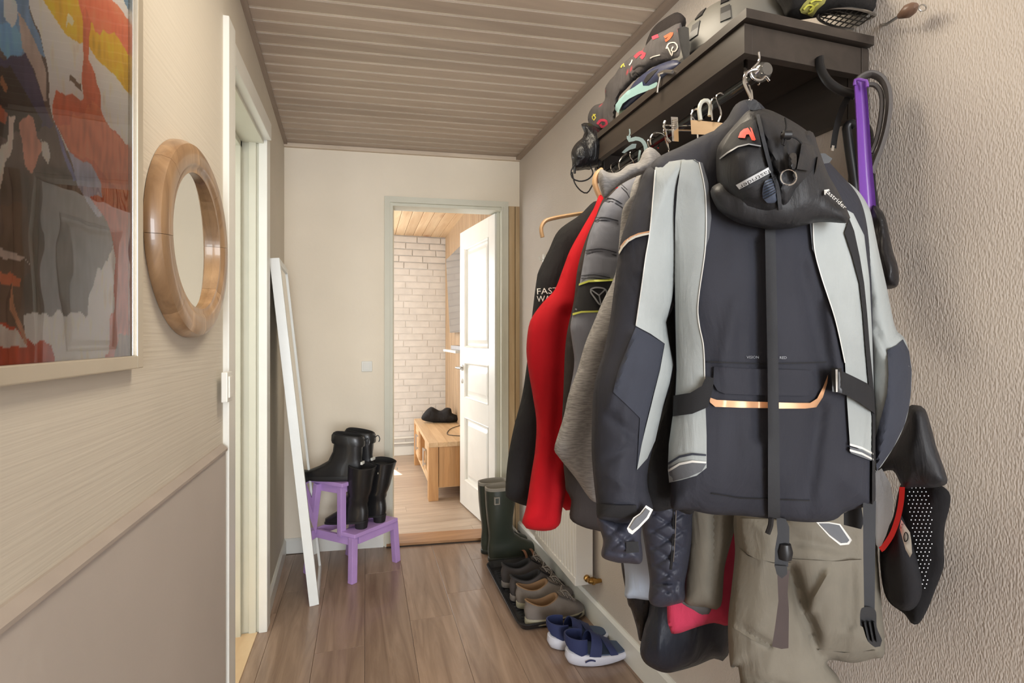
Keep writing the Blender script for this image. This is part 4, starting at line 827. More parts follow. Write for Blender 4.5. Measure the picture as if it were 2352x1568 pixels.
# --- grey marl hoodie
P2 = row_plane(.98); hanger(.98, 1.59, 'wooden hanger holding the grey marl hoodie', mat=M_hw)
g = thing('hoodie', 'grey marl hoodie with hood bunched at the rail beside the large jacket', 'hoodie', (.7, .98, .9), 'jackets and hoodies on the coat rail')
Puff([(1478, 398), (1458, 440), (1432, 475), (1424, 530), (1417, 610), (1405, 650), (1385, 690), (1366, 735), (1344, 789), (1326, 850), (1306, 905), (1295, 955), (1279, 1006), (1273, 1032), (1283, 1049), (1320, 1095), (1364, 1152), (1400, 1130), (1470, 1000), (1540, 700), (1540, 420)], P2, .045, .06, .04, fold=(.009, 9, 2.5), seed=15, creases=((1400, 800, 1330, 1060, 16, -.010),)).build('sleeve', M_marl, g)
Puff([(1500, 380), (1600, 360), (1660, 450), (1680, 1100), (1430, 1110), (1440, 500)], P2, .035, .06, .04, seed=16, off=-.03).build('body', M_marl, g)
Puff([(1380, 388), (1398, 396), (1420, 395), (1443, 378), (1466, 372), (1478, 348), (1494, 338), (1514, 352), (1530, 380), (1500, 400), (1470, 402), (1432, 420), (1405, 440), (1388, 456), (1378, 432), (1374, 408)], P2, .045, .035, .03, fold=(.014, 20, 14), seed=18, off=.02, step=6).build('hood', M_marl, g)

# --- the large touring jacket facing the camera
PJ = Plane(1400, .775, 2090, .61)
g = thing('touring_jacket', 'large charcoal and pale grey touring jacket with copper stripe, nearest the camera', 'jacket', tuple(PJ.p(1780, 1190)))
hanger(.815, 1.60, 'wooden hanger inside the large grey and charcoal jacket')
BODY = Puff([(1500, 372), (1560, 338), (1640, 300), (1700, 285), (1850, 330), (1930, 400), (1980, 470), (2000, 600), (2005, 800), (2008, 1000), (2010, 1158), (1985, 1164), (1941, 1176), (1915, 1194), (1856, 1199), (1770, 1191), (1702, 1184), (1634, 1181), (1580, 1170), (1543, 1167), (1541, 1110), (1534, 1060), (1545, 955), (1552, 850), (1548, 700), (1535, 560), (1500, 430)], PJ, .055, .10, .04, fold=(.010, 9, 2.2), seed=21, off=.03,
    creases=((1738, 560, 1745, 1000, 16, -.012), (1840, 620, 1900, 860, 22, -.008), (1690, 700, 1660, 830, 20, .006), (1880, 940, 1850, 1180, 22, -.012), (1905, 700, 1935, 900, 14, .008)))
BODY.build('body', M_char, g)
RSL = Puff([(1850, 345), (1880, 378), (1926, 404), (1969, 436), (1997, 479), (2009, 530), (2018, 575), (2035, 651), (2056, 750), (2074, 772), (2086, 800), (2094, 850), (2092, 905), (2088, 935), (2077, 977), (2052, 1028), (2013, 1083), (2005, 1060), (2000, 1000), (1995, 880), (1985, 700), (1960, 560), (1910, 450)], PJ, .05, .06, .04, fold=(.009, 12, 4), seed=22, off=.0, creases=((1985, 560, 2020, 760, 12, -.012), (2000, 740, 2040, 810, 9, -.01), (2050, 640, 2010, 700, 10, .006)))
RSL.build('sleeve', M_lg, g, label='pale grey sleeve with charcoal forearm on the right')
patch('forearm_panel', [(2038, 803), (2060, 792), (2074, 779), (2088, 806), (2094, 850), (2092, 905), (2088, 935), (2077, 977), (2052, 1028), (2014, 1082), (2009, 1012), (2026, 950), (2038, 905), (2041, 860)], RSL, M_charl, g, .003)
LSL = Puff([(1620, 318), (1560, 338), (1515, 360), (1484, 388), (1468, 425), (1451, 473), (1437, 515), (1424, 560), (1416, 617), (1408, 681), (1401, 735), (1388, 800), (1370, 862), (1362, 910), (1359, 987), (1359, 1042), (1364, 1106), (1369, 1150), (1372, 1188), (1400, 1200), (1450, 1204), (1490, 1196), (1500, 1168), (1488, 1120), (1488, 1080), (1500, 1025), (1525, 935), (1543, 880), (1549, 840), (1537, 783), (1530, 740), (1548, 700), (1562, 600), (1578, 480), (1604, 400)], PJ, .065, .08, .05, fold=(.010, 10, 3.5), seed=23, off=.015,
    creases=((1455, 770, 1400, 930, 12, .010), (1400, 960, 1455, 1000, 12, -.01), (1385, 1060, 1440, 1030, 10, -.009), (1440, 1120, 1390, 1090, 10, .008), (1500, 480, 1470, 620, 12, .006)))
LSL.build('sleeve', M_char, g, label='charcoal sleeve with pale grey inset on the left')
patch('elbow_panel', [(1460, 751), (1526, 789), (1515, 850), (1502, 898), (1482, 978), (1463, 1078), (1470, 960), (1440, 930), (1408, 900), (1420, 850), (1440, 800)], LSL, M_charl, g, .003, label='slate elbow panel')
patch('sleeve_inset', [(1505, 384), (1530, 372), (1570, 366), (1598, 372), (1588, 430), (1572, 480), (1560, 560), (1550, 640), (1543, 690), (1530, 740), (1536, 783), (1546, 838), (1538, 880), (1523, 932), (1505, 1012), (1487, 1052), (1463, 1079), (1474, 1020), (1484, 978), (1496, 930), (1504, 897), (1516, 850), (1527, 789), (1494, 766), (1460, 748), (1473, 671), (1483, 591), (1493, 528), (1500, 450)], LSL, M_lg, g, .004, label='pale grey inset running down the left sleeve')
patch('sleeve_piping', [(1421, 578), (1428, 563), (1442, 549), (1460, 540), (1478, 536), (1492, 534), (1492, 538), (1478, 541), (1460, 546), (1444, 555), (1431, 569), (1422, 584)], LSL, M_wht, g, .006, step=5)
patch('sleeve_piping', [(1424, 566), (1434, 553), (1448, 543), (1466, 535), (1492, 530), (1492, 533), (1466, 539), (1449, 547), (1436, 557), (1425, 570)], LSL, M_cop, g, .006, step=5)
patch('cuff_strap', [(1370, 1156), (1420, 1160), (1462, 1160), (1463, 1188), (1420, 1190), (1373, 1186)], LSL, M_blkf, g, .006, label='black hook-and-loop cuff strap')
Puff([(1372, 1186), (1420, 1194), (1470, 1196), (1472, 1235), (1476, 1275), (1470, 1294), (1440, 1293), (1414, 1291), (1382, 1277), (1385, 1240)], PJ, .045, .04, .04, fold=(.004, 20, 20), seed=24, off=.0, step=5, creases=((1380, 1200, 1450, 1262, 5, -.006), (1420, 1200, 1476, 1250, 5, -.006), (1476, 1200, 1400, 1264, 5, -.006), (1430, 1200, 1382, 1244, 5, -.006), (1382, 1264, 1430, 1272, 5, -.009), (1430, 1272, 1476, 1264, 5, -.009))).build('cuff_lining', M_qlt, g, label='quilted navy cuff lining')
patch('label_patch', [(1438, 1244), (1466, 1243), (1468, 1268), (1438, 1270)], LSL.pl, M_blkf, g, .047, .004)
tabP = [(1440, 1213), (1455, 1188), (1470, 1178), (1484, 1160), (1500, 1170), (1490, 1190), (1468, 1213), (1452, 1227), (1444, 1222)]
patch('cuff_tab', tabP, LSL.pl, M_wht, g, .075, .006, label='pale edged cuff tab'); patch('cuff_tab', [(1446, 1212), (1459, 1191), (1473, 1181), (1484, 1167), (1493, 1173), (1485, 1188), (1466, 1208), (1453, 1218)], LSL.pl, M_lgd, g, .078, .004)
Puff([(1500, 500), (1560, 500), (1600, 900), (1600, 1160), (1545, 1168), (1500, 1172), (1478, 1130), (1486, 1060), (1510, 960), (1530, 860), (1520, 740)], PJ, .02, .04, .02, seed=26, off=-.035).build('lining', M_blk, g, label='black sheet filling the gap between sleeve and body')  # black sheet added so the gap beside the sleeve reads dark
# body colour blocks
patch('side_panel', [(1566, 368), (1596, 366), (1608, 376), (1617, 420), (1622, 474), (1620, 572), (1610, 650), (1603, 710), (1610, 760), (1616, 795), (1619, 855), (1621, 946), (1623, 1000), (1623, 1074), (1600, 1092), (1565, 1102), (1537, 1108), (1534, 1079), (1536, 1020), (1545, 955), (1552, 900), (1554, 850), (1552, 760), (1550, 640), (1551, 500), (1556, 430)], BODY, M_lg, g, .006, label='pale grey panel left of the zip')
patch('side_panel', [(1868, 508), (1900, 498), (1930, 500), (1945, 520), (1958, 560), (1972, 610), (1982, 667), (1988, 760), (1992, 827), (1999, 900), (2006, 970), (2007, 1056), (1990, 1040), (1952, 1019), (1945, 913), (1941, 833), (1930, 780), (1919, 734), (1900, 680), (1887, 635), (1871, 572)], BODY, M_lg, g, .006, label='pale grey panel right of the zip')
patch('side_panel', [(1925, 470), (1960, 490), (1985, 540), (1997, 640), (2003, 760), (2006, 860), (2009, 960), (2003, 960), (1994, 880), (1984, 760), (1972, 640), (1950, 540)], BODY, M_lg, g, .005, label='pale grey strip behind the zip edge')
patch('shoulder_trim', [(1592, 366), (1614, 374), (1627, 420), (1634, 500), (1629, 545), (1620, 572), (1622, 474), (1617, 420), (1608, 376)], BODY, M_lgd, g, .007, .006, step=6)
for pts in ([(1606, 372), (1617, 420), (1622, 474), (1620, 572), (1603, 710), (1616, 795), (1619, 870)], [(1868, 510), (1871, 572), (1887, 635), (1919, 734), (1941, 833)]): strip_px('seam_piping', spline(pts, 8, False), 2.2, BODY, M_wht, g, off=.008, dep=.003)
strip_px('seam_piping', spline([(1505, 390), (1493, 528), (1483, 591), (1472, 671), (1461, 746)], 8, False), 2.2, LSL, M_wht, g, off=.006, dep=.003)
patch('side_panel_trim', [(1860, 512), (1868, 508), (1871, 572), (1875, 592), (1866, 572)], BODY, M_lgd, g, .006, step=6)
for y0 in (0, 17): patch('hem_stripe', [(1534, 1062+y0), (1560, 1046+y0), (1590, 1040+y0), (1622, 1043+y0), (1622, 1047+y0), (1590, 1045+y0), (1561, 1051+y0), (1535, 1067+y0)], BODY, M_wht if y0 else M_charl, g, .009, step=5)
patch('hem_panel', [(1535, 1072), (1560, 1062), (1590, 1060), (1623, 1064), (1612, 1082), (1580, 1096), (1540, 1106)], BODY, M_lgd, g, .008)
for y0 in (0, 13): patch('hem_stripe', [(1952, 1018+y0), (1980, 1026+y0), (2006, 1040+y0), (2006, 1044+y0), (1980, 1031+y0), (1952, 1023+y0)], BODY, M_wht, g, .009, step=5)
patch('hem_panel', [(1952, 1026), (1980, 1033), (2006, 1047), (2008, 1060), (1980, 1050), (1954, 1040)], BODY, M_lgd, g, .008)
patch('pocket_flap', [(1640, 842), (1700, 846), (1865, 850), (1872, 862), (1874, 885), (1866, 904), (1850, 909), (1760, 908), (1665, 904), (1648, 897), (1638, 880)], BODY, M_char, g, .006, .010, label='raised chest pocket flap')
patch('pocket_seam', [(1624, 829), (1760, 834), (1899, 830), (1899, 833), (1760, 837), (1624, 832)], BODY, M_blkf, g, .003, .004)
patch('reflective_stripe', [(1629, 912), (1646, 918), (1700, 921), (1765, 923), (1765, 937), (1700, 936), (1643, 934), (1631, 924)], BODY, M_cop, g, .006, step=6, label='copper reflective stripe, left half'); patch('reflective_stripe', [(1789, 924), (1830, 925), (1861, 925), (1877, 915), (1890, 890), (1902, 860), (1900, 880), (1890, 912), (1875, 935), (1850, 938), (1789, 938)], BODY, M_cop, g, .006, step=6, label='copper reflective stripe, right half')
patch('centre_placket', [(1757, 520), (1781, 520), (1785, 700), (1788, 860), (1790, 1000), (1792, 1190), (1764, 1190), (1764, 1000), (1763, 850), (1760, 700)], BODY, M_web, g, .012, .012, label='webbing strap down the centre')
patch('hem_seam', [(1634, 1131), (1700, 1142), (1860, 1148), (1860, 1151), (1700, 1145), (1634, 1134)], BODY, M_blkf, g, .002, .004)
text_patch('lettering', 'VISION', (1715, 823), (1743, 823), BODY, M_emb, g, 6); text_patch('lettering', 'RED', (1791, 824), (1807, 824), BODY, M_emb, g, 6)
patch('waist_strap', [(1547, 908), (1585, 902), (1612, 886), (1622, 864), (1640, 868), (1637, 895), (1626, 935), (1590, 950), (1545, 956)], BODY, M_blkf, g, .018, .016, label='black waist strap, left'); patch('waist_strap', [(1930, 850), (1960, 864), (1992, 880), (2008, 898), (2010, 950), (1975, 925), (1945, 908), (1926, 902)], BODY, M_blkf, g, .020, .016, label='black waist strap, right')
patch('strap_buckle', [(1909, 845), (1933, 845), (1934, 903), (1912, 899)], BODY, M_blackp, g, .026, .018, label='black plastic buckle with pale edge'); patch('buckle_edge', [(1919, 848), (1924, 848), (1924, 900), (1920, 900)], BODY, M_wht, g, .029, .004, step=5)
patch('right_edge_strap', [(1951, 502), (1962, 530), (1975, 590), (1985, 650), (1992, 720), (1998, 800), (2006, 880), (2011, 960), (2010, 1158), (2003, 1158), (2004, 960), (1995, 880), (1988, 800), (1982, 720), (1974, 650), (1958, 590), (1940, 534)], BODY, M_blkf, g, .010, .010, label='black zip edge')
# webbing below the hem, with buckle
PD = PJ
patch('hanging_strap', [(1982, 1150), (2012, 1150), (2010, 1280), (2009, 1405), (1985, 1405), (1983, 1280)], PD, M_web, g, .05, .004, label='long webbing strap hanging below the hem')
bk = patch('buckle', [(1979, 1396), (2010, 1400), (2014, 1440), (2026, 1470), (2022, 1484), (2010, 1486), (1992, 1470), (1982, 1440), (1976, 1436)], PD, M_blackp, g, .055, .012, label='black side-release buckle', smooth=True)
for x in (0, 11, 22): patch('buckle_prong', [(1984+x, 1428), (1988+x, 1428), (1998+x*.9, 1472), (1994+x*.9, 1474)], PD, M_blkf, bk, .060, .006)
patch('hanging_strap', [(1783, 1186), (1805, 1192), (1813, 1210), (1813, 1260), (1810, 1301), (1779, 1301), (1780, 1260), (1786, 1225)], PD, M_web, g, .05, .005, label='short webbing tab below the hem'); patch('hanging_strap', [(1785, 1306), (1813, 1310), (1809, 1360), (1812, 1400), (1811, 1488), (1795, 1490), (1773, 1484), (1780, 1440), (1788, 1380)], PD, fabric('brown webbing', (76, 66, 64), .85, crease=.1), g, .03, .004, label='brown webbing tail')
patch('strap_clasp', [(1779, 1298), (1808, 1300), (1808, 1318), (1796, 1328), (1784, 1318)], PD, M_blackp, g, .055, .01)
q = MB(); tube_px(q, [(1771, 1188), (1770, 1205), (1763, 1225)], PD, .004, 6, off=.05); q.lathe([(0, -.016), (.010, -.012), (.012, 0), (.009, .012), (0, .014)], PD.p(1765, 1236)-FWD*.05, (0, 0, 1), 12); q.build('cord_lock', M_blackp, g, smooth=True)
patch('cuff_tab', [(1875, 1199), (1905, 1199), (1930, 1203), (1957, 1240), (1950, 1250), (1930, 1252), (1905, 1232)], PD, M_wht, g, .03, .004); patch('cuff_tab', [(1882, 1202), (1905, 1202), (1928, 1206), (1951, 1240), (1946, 1246), (1932, 1247), (1908, 1229)], PD, M_lgd, g, .032, .004)
patch('cuff_strap', [(1938, 1178), (1978, 1160), (1984, 1200), (1978, 1215), (1938, 1205)], PD, M_blkf, g, .02, .012)
# collar behind the bag
COLL = Puff([(1597, 350), (1640, 300), (1668, 275), (1690, 240), (1718, 228), (1745, 236), (1800, 300), (1850, 345), (1780, 420), (1660, 430), (1618, 440)], PJ, .05, .06, .04, fold=(.006, 12, 8), seed=25, off=.01); COLL.build('collar', M_char, g)
patch('collar_piping', [(1607, 345), (1613, 342), (1622, 356), (1628, 372), (1622, 370), (1612, 356)], COLL, M_cop, g, .006, step=5)

# --- black waist bag over the collar
gb = thing('waist_bag', 'black nylon waist bag with red logo hanging upside down over the jacket collar', 'bag', tuple(PJ.p(1780, 525)-FWD*.12))
PBG = Plane(1640, .66, 1950, .575)
BG2 = Puff([(1860, 300), (1880, 340), (1900, 395), (1925, 440), (1953, 500), (1945, 512), (1900, 510), (1868, 512), (1820, 524), (1776, 527), (1744, 523), (1694, 511), (1658, 489), (1642, 470), (1635, 430), (1700, 400), (1800, 330)], PBG, .03, .05, .03, fold=(.008, 14, 8), seed=31, off=.035); BG2.build('hood_flap', M_nyl, gb, label='wide black flap at the bottom')
BG = Puff([(1722, 252), (1758, 250), (1794, 264), (1833, 286), (1858, 305), (1874, 330), (1885, 360), (1884, 390), (1872, 420), (1848, 450), (1828, 480), (1800, 497), (1770, 504), (1740, 500), (1700, 488), (1665, 455), (1648, 420), (1645, 385), (1647, 343), (1661, 318), (1694, 279)], PBG, .075, .07, .04, fold=(.010, 16, 10), seed=32, off=.02, creases=((1735, 262, 1780, 400, 5, -.012), (1780, 400, 1795, 470, 5, -.010), (1800, 290, 1828, 420, 8, .010), (1650, 440, 1740, 470, 6, -.008), (1850, 330, 1800, 470, 6, .008)))
BG.build('bag_body', M_nyl, gb)
patch('logo_panel', [(1653, 362), (1662, 335), (1680, 306), (1702, 284), (1722, 274), (1735, 275), (1742, 300), (1749, 334), (1720, 332), (1695, 338), (1670, 352)], BG, M_nyl2, gb, .003)
patch('panel_piping', [(1653, 366), (1672, 352), (1695, 338), (1720, 332), (1748, 337), (1748, 334), (1720, 329), (1694, 335), (1670, 349), (1652, 363)], BG, M_emb, gb, .005, .003, step=5)
patch('logo', [(1695, 316), (1700, 303), (1708, 296), (1718, 293), (1728, 308), (1734, 323), (1727, 322), (1720, 308), (1714, 309), (1711, 317)], BG, plain('red print', (226, 62, 40), .6), gb, .006, .003, step=4, label='bright red chevron logo'); patch('logo', [(1722, 291), (1727, 295), (1736, 321), (1733, 322), (1726, 304)], BG, bpy.data.materials['red print'], gb, .006, .003, step=4)
patch('label_tape', [(1687, 425), (1766, 380), (1775, 400), (1697, 446)], BG, M_web, gb, .003); LT = patch('label', [(1690, 425), (1765, 384), (1771, 396), (1698, 435)], BG, plain('silver label', (196, 198, 200), .4), gb, .006, .003, label='silver label printed with the maker name upside down')
text_patch('lettering', 'fastrider', (1766, 389), (1697, 427), BG, M_blackp, LT, 10, off=.016); text_patch('lettering', 'fastrider', (1896, 441), (1940, 481), BG2, M_wht, gb, 10, off=.014, label='white maker name on the flap')
patch('logo_mark', [(1893, 436), (1905, 434), (1903, 438), (1897, 440), (1900, 443), (1897, 444), (1896, 448), (1893, 446)], BG2, M_wht, gb, .006, .002, step=4)
strip_px('seam_tape', spline([(1740, 262), (1756, 330), (1772, 390), (1786, 430), (1793, 486)], 8, False), 9, BG, M_web, gb, off=.006, dep=.004)
strip_px('zip', spline([(1668, 456), (1710, 484), (1760, 494), (1806, 488), (1846, 450), (1872, 400), (1880, 360)], 8, False), 4, BG, M_blackp, gb, off=.008, dep=.004)
patch('mesh_patch', [(1752, 432), (1760, 412), (1775, 410), (1785, 425), (1788, 450), (1780, 465), (1762, 466), (1752, 455)], BG, plain('slate mesh', (72, 80, 96), .45), gb, .004, .004, smooth=True)
for i in range(7): strip_px('mesh_rib', [(1753+i*.5, 458-i*7), (1766, 452-i*7), (1784, 440-i*6)], 1.6, BG, M_nyl2, gb, off=.009)
patch('side_strap', [(1842, 325), (1870, 335), (1864, 375), (1858, 392), (1830, 388), (1836, 360)], BG, M_nyl, gb, .012, .008); patch('buckle', [(1815, 353), (1828, 352), (1830, 370), (1826, 388), (1814, 386), (1811, 372)], BG, M_blackp, gb, .016, .012, smooth=True, step=5)
q = MB(); c = EYE+ray(1811, 407)*(BG.front(np.array([[1811, 400.]]))[0]-.012); q.tube([c+RGT*(.0105*math.cos(2*PI*k/20))+UP*(.0105*math.sin(2*PI*k/20)) for k in range(20)], .0011, 6, closed=True); q.build('key_ring', M_chrome, gb, smooth=True)
q = MB(); f0 = BG.front(np.array([[1806., 312.]]))[0]-.016
for pts in ([(1803, 270), (1806, 290), (1803, 308), (1812, 312), (1830, 318), (1842, 330)], [(1803, 308), (1798, 320), (1797, 332)], [(1806, 312), (1802, 326), (1800, 334)], [(1795, 302), (1806, 312), (1818, 308), (1808, 302)]): q.tube([EYE+ray(x, y)*f0 for x, y in spline(pts, 4, False)], .0012, 6)
q.lathe([(0, -.007), (.006, -.005), (.006, .005), (0, .007)], EYE+ray(1806, 310)*f0, RGT, 12); q.build('draw_cord', M_blackp, gb, smooth=True)
patch('side_buckle', [(1880, 352), (1895, 352), (1912, 364), (1905, 374), (1890, 376), (1882, 366)], BG.pl, M_blackp, gb, -.0, .012)
patch('hang_loop', [(1712, 232), (1738, 230), (1750, 250), (1738, 254), (1722, 252)], BG.pl, M_nyl, gb, .03, .008)
# wire hook from the shelf edge carrying the bag
hk = thing('s_hook', 'chrome screw hook and S-hook under the shelf corner holding the waist bag', 'hook', tuple(PBG.p(1725, 232)))
q = MB(); P_h = Plane(1640, .78, 1950, .76); tube_px(q, [(1743, 120), (1743, 140), (1728, 158), (1725, 170), (1732, 181), (1748, 184), (1758, 176), (1767, 186)], P_h, .0022, 8, step=3); q.build('screw_hook', M_chrome, hk, smooth=True)
q = MB(); tube_px(q, [(1733, 170), (1742, 160), (1730, 160), (1715, 168), (1709, 184), (1714, 202), (1724, 224), (1722, 232)], Plane(1640, .70, 1950, .62), .0024, 8, step=3); q.build('hook', M_chrome, hk, smooth=True)

# ================================================================== right of the jacket
PWR = wall_plane((.945, .4), (.93, 1.2))
g = thing('leather_jacket', 'black leather sleeve edge showing right of the large jacket, against the wall', 'jacket', tuple(PWR.p(2040, 655)))
LJ = Puff([(2000, 470), (2020, 478), (2034, 500), (2043, 540), (2052, 580), (2062, 610), (2065, 640), (2060, 658), (2040, 664), (2020, 662), (2000, 650), (1985, 560)], PWR, .03, .03, .03, fold=(.012, 22, 14), seed=41, step=6); LJ.build('sleeve', M_lthr, g)
PV = wall_plane((.965, .35), (.955, 1.2))
g = thing('bike_trousers', 'black perforated motorcycle trousers with red piping and white side panel, hanging by the wall', 'trousers', tuple(PV.p(2100, 1430)))
UPR = Puff([(2085, 935), (2105, 930), (2125, 940), (2140, 985), (2152, 1030), (2170, 1080), (2175, 1110), (2140, 1120), (2105, 1118), (2075, 1120), (2050, 1080), (2010, 1085), (2040, 1030), (2075, 980)], PV, .035, .05, .01, fold=(.005, 12, 8), seed=42, off=.035); UPR.build('outer_panel', fabric('black coated shell', (44, 44, 47), .55, crease=.4), g)
INN = Puff([(2070, 1110), (2105, 1112), (2150, 1110), (2180, 1130), (2182, 1160), (2170, 1210), (2168, 1260), (2168, 1300), (2150, 1350), (2130, 1400), (2110, 1432), (2092, 1430), (2078, 1410), (2040, 1380), (2025, 1330), (2022, 1250), (2050, 1190)], PV, .02, .04, .02, fold=(.006, 12, 6), seed=43, off=-.0); INN.build('lining', fabric('black fleece lining', (24, 23, 25), .95, crease=.3), g)
PAD = Puff([(2068, 1180), (2090, 1230), (2108, 1290), (2118, 1340), (2112, 1380), (2090, 1402), (2060, 1395), (2038, 1370), (2026, 1320), (2030, 1250), (2050, 1200)], PV, .03, .05, .01, fold=(.004, 10, 8), seed=44, off=.02); PAD.build('thigh_pad', fabric('black pad', (34, 33, 36), .9, crease=.3), g)
patch('side_panel', [(2010, 1085), (2025, 1075), (2045, 1110), (2052, 1150), (2048, 1190), (2035, 1230), (2020, 1262), (2012, 1250), (2008, 1160)], PV, fabric('white grey shell', (186, 192, 204), .7, crease=.3), g, .055, .02, label='white-grey curved side panel')
strip_px('red_piping', spline([(2072, 1118), (2070, 1150), (2062, 1190), (2048, 1228), (2028, 1258), (2022, 1262)], 6, False), 13, PV, plain('red piping', (206, 34, 32), .4), g, off=.062, dep=.02, label='thick bright red piping')
q = MB(); tt_ = .0
holes = []
for r_ in range(26):
    y = 1120+r_*9.2; xa = 2085+max(0, (r_-3))*1.6; xb = 2128+min(r_, 6)*2.4-max(0, r_-14)*1.0
    x = xa+(r_ % 2)*4
    while x < xb: holes.append((x, y)); x += 9.5
HV = np.array(holes); ok = ~inside(HV, PAD.poly); HV = HV[ok]; hf = INN.front(HV)-.0015
m_dot = plain('pale backing', (206, 208, 210), .8)
for (x, y), t in zip(HV, hf): q.add([EYE+ray(x+1.6*math.cos(a), y+1.6*math.sin(a))*t for a in [2*PI*k/6 for k in range(6)]][::-1], [tuple(range(6))])
q.build('perforations', m_dot, g, kind='stuff')
LBL = patch('care_label', [(2070, 1193), (2090, 1222), (2093, 1240), (2095, 1270), (2090, 1280), (2080, 1262), (2066, 1212)], PV, M_wht, g, .056, .002, label='white label with round maker mark'); text_patch('lettering', 'CE', (2071, 1214), (2076, 1202), PV, M_blackp, LBL, 5, off=.058)
strip_px('maker_mark', spline([(2076, 1232), (2080, 1222), (2085, 1228), (2084, 1240), (2078, 1243)], 3), 2.5, PV, M_blackp, LBL, closed=True, off=.058, dep=.001)
# khaki trousers
PK = Plane(1670, .86, 2030, .72)
g = thing('cargo_trousers', 'khaki cargo trousers with flap pocket hanging below the large jacket', 'trousers', tuple(PK.p(1850, 1700)))
KH = Puff([(1690, 1170), (1760, 1150), (1900, 1150), (1995, 1160), (2012, 1230), (2018, 1300), (2026, 1400), (2032, 1500), (2005, 1512), (1960, 1522), (1900, 1520), (1940, 1600), (1950, 1900), (1700, 1900), (1700, 1560), (1678, 1530), (1672, 1430), (1680, 1350), (1688, 1270)], PK, .05, .09, .04, fold=(.014, 9, 4), seed=51, creases=((1815, 1310, 1880, 1500, 16, -.030), (1830, 1240, 1930, 1260, 14, -.010), (1700, 1440, 1770, 1480, 7, -.010), (1690, 1550, 1860, 1590, 8, -.01), (1900, 1320, 1860, 1400, 10, .012), (1960, 1200, 1950, 1430, 20, -.014)))
KH.build('legs', M_khk, g)
patch('pocket_flap', [(1700, 1190), (1760, 1192), (1820, 1200), (1818, 1290), (1778, 1291), (1740, 1284), (1715, 1272), (1706, 1250)], KH, M_khk, g, .010, .012, label='khaki pocket flap')
patch('pocket', [(1698, 1258), (1718, 1276), (1776, 1293), (1816, 1292), (1812, 1380), (1806, 1480), (1760, 1484), (1730, 1470), (1682, 1440), (1690, 1340)], KH, M_khk, g, .004, .008, label='khaki thigh pocket')
strip_px('seam', [(1812, 1284), (1860, 1287), (1920, 1290), (1980, 1286)], 2.5, KH, M_khk, g, off=.003); strip_px('seam', [(1880, 1492), (1940, 1500), (2010, 1494)], 2.5, KH, M_khk, g, off=.003)
# second khaki piece, ribbed cuff, pink cloth
PK2 = Plane(1560, .96, 1700, .90)
g = thing('jacket', 'khaki jacket sleeve hanging between the quilted sleeve and the cargo trousers', 'jacket', tuple(PK2.p(1620, 1400)))
Puff([(1580, 1150), (1600, 1150), (1680, 1160), (1690, 1200), (1665, 1300), (1655, 1392), (1620, 1394), (1575, 1385), (1572, 1340), (1580, 1250)], PK2, .035, .05, .04, fold=(.007, 14, 4), seed=52, creases=((1640, 1180, 1640, 1380, 8, -.015),)).build('sleeve', M_khk, g)
Puff([(1645, 1150), (1720, 1160), (1700, 1300), (1680, 1420), (1655, 1420), (1650, 1300)], PK2, .03, .04, .04, seed=53, off=-.05).build('body', fabric('black inside', (22, 21, 22), .9), g)
PKN = Plane(1560, 1.0, 1700, .94); Puff([(1555, 1370), (1600, 1375), (1640, 1380), (1636, 1408), (1620, 1417), (1598, 1414), (1575, 1400), (1558, 1384)], PKN, .03, .03, .03, seed=54, off=.02, step=6).build('ribbed_cuff', M_rib, g)
g = thing('pink_garment', 'raspberry pink hem showing under the khaki sleeve', 'garment', (.75, 1.02, .7)); PP = Plane(1530, .985, 1680, .93)
Puff([(1533, 1150), (1532, 1395), (1537, 1440), (1542, 1454), (1560, 1454), (1600, 1440), (1640, 1430), (1674, 1436), (1690, 1400), (1690, 1150)], PP, .02, .05, .02, fold=(.008, 12, 5), seed=55, off=-.01).build('body', M_pink, g)
# quilted navy jacket
PQ = Plane(1480, .97, 1600, .92)
g = thing('quilted_jacket', 'dark navy quilted jacket sleeve with zip below the large jacket hem', 'jacket', tuple(PQ.p(1540, 1390)))
cr = []
for i in range(-2, 8):
    y = 1120+i*40
    cr += [(1470, y, 1600, y+78, 4.5, -.006), (1600, y, 1470, y+78, 4.5, -.006)]
QJ = Puff([(1470, 1120), (1590, 1120), (1590, 1190), (1588, 1240), (1580, 1300), (1573, 1340), (1572, 1378), (1550, 1388), (1520, 1394), (1500, 1390), (1490, 1375), (1492, 1330), (1482, 1260), (1472, 1190)], PQ, .05, .05, .04, fold=(.007, 14, 8), seed=56, creases=tuple(cr)+((1492, 1342, 1570, 1336, 5, -.010), (1556, 1330, 1550, 1384, 5, -.010)), step=4); QJ.build('sleeve', M_qlt, g)
strip_px('zip', [(1548, 1170), (1547, 1230), (1543, 1290), (1541, 1308)], 5, QJ, M_blackp, g, off=.003); strip_px('zip_teeth', [(1553, 1172), (1551, 1230), (1547, 1290)], 1.5, QJ, M_steel, g, off=.005)
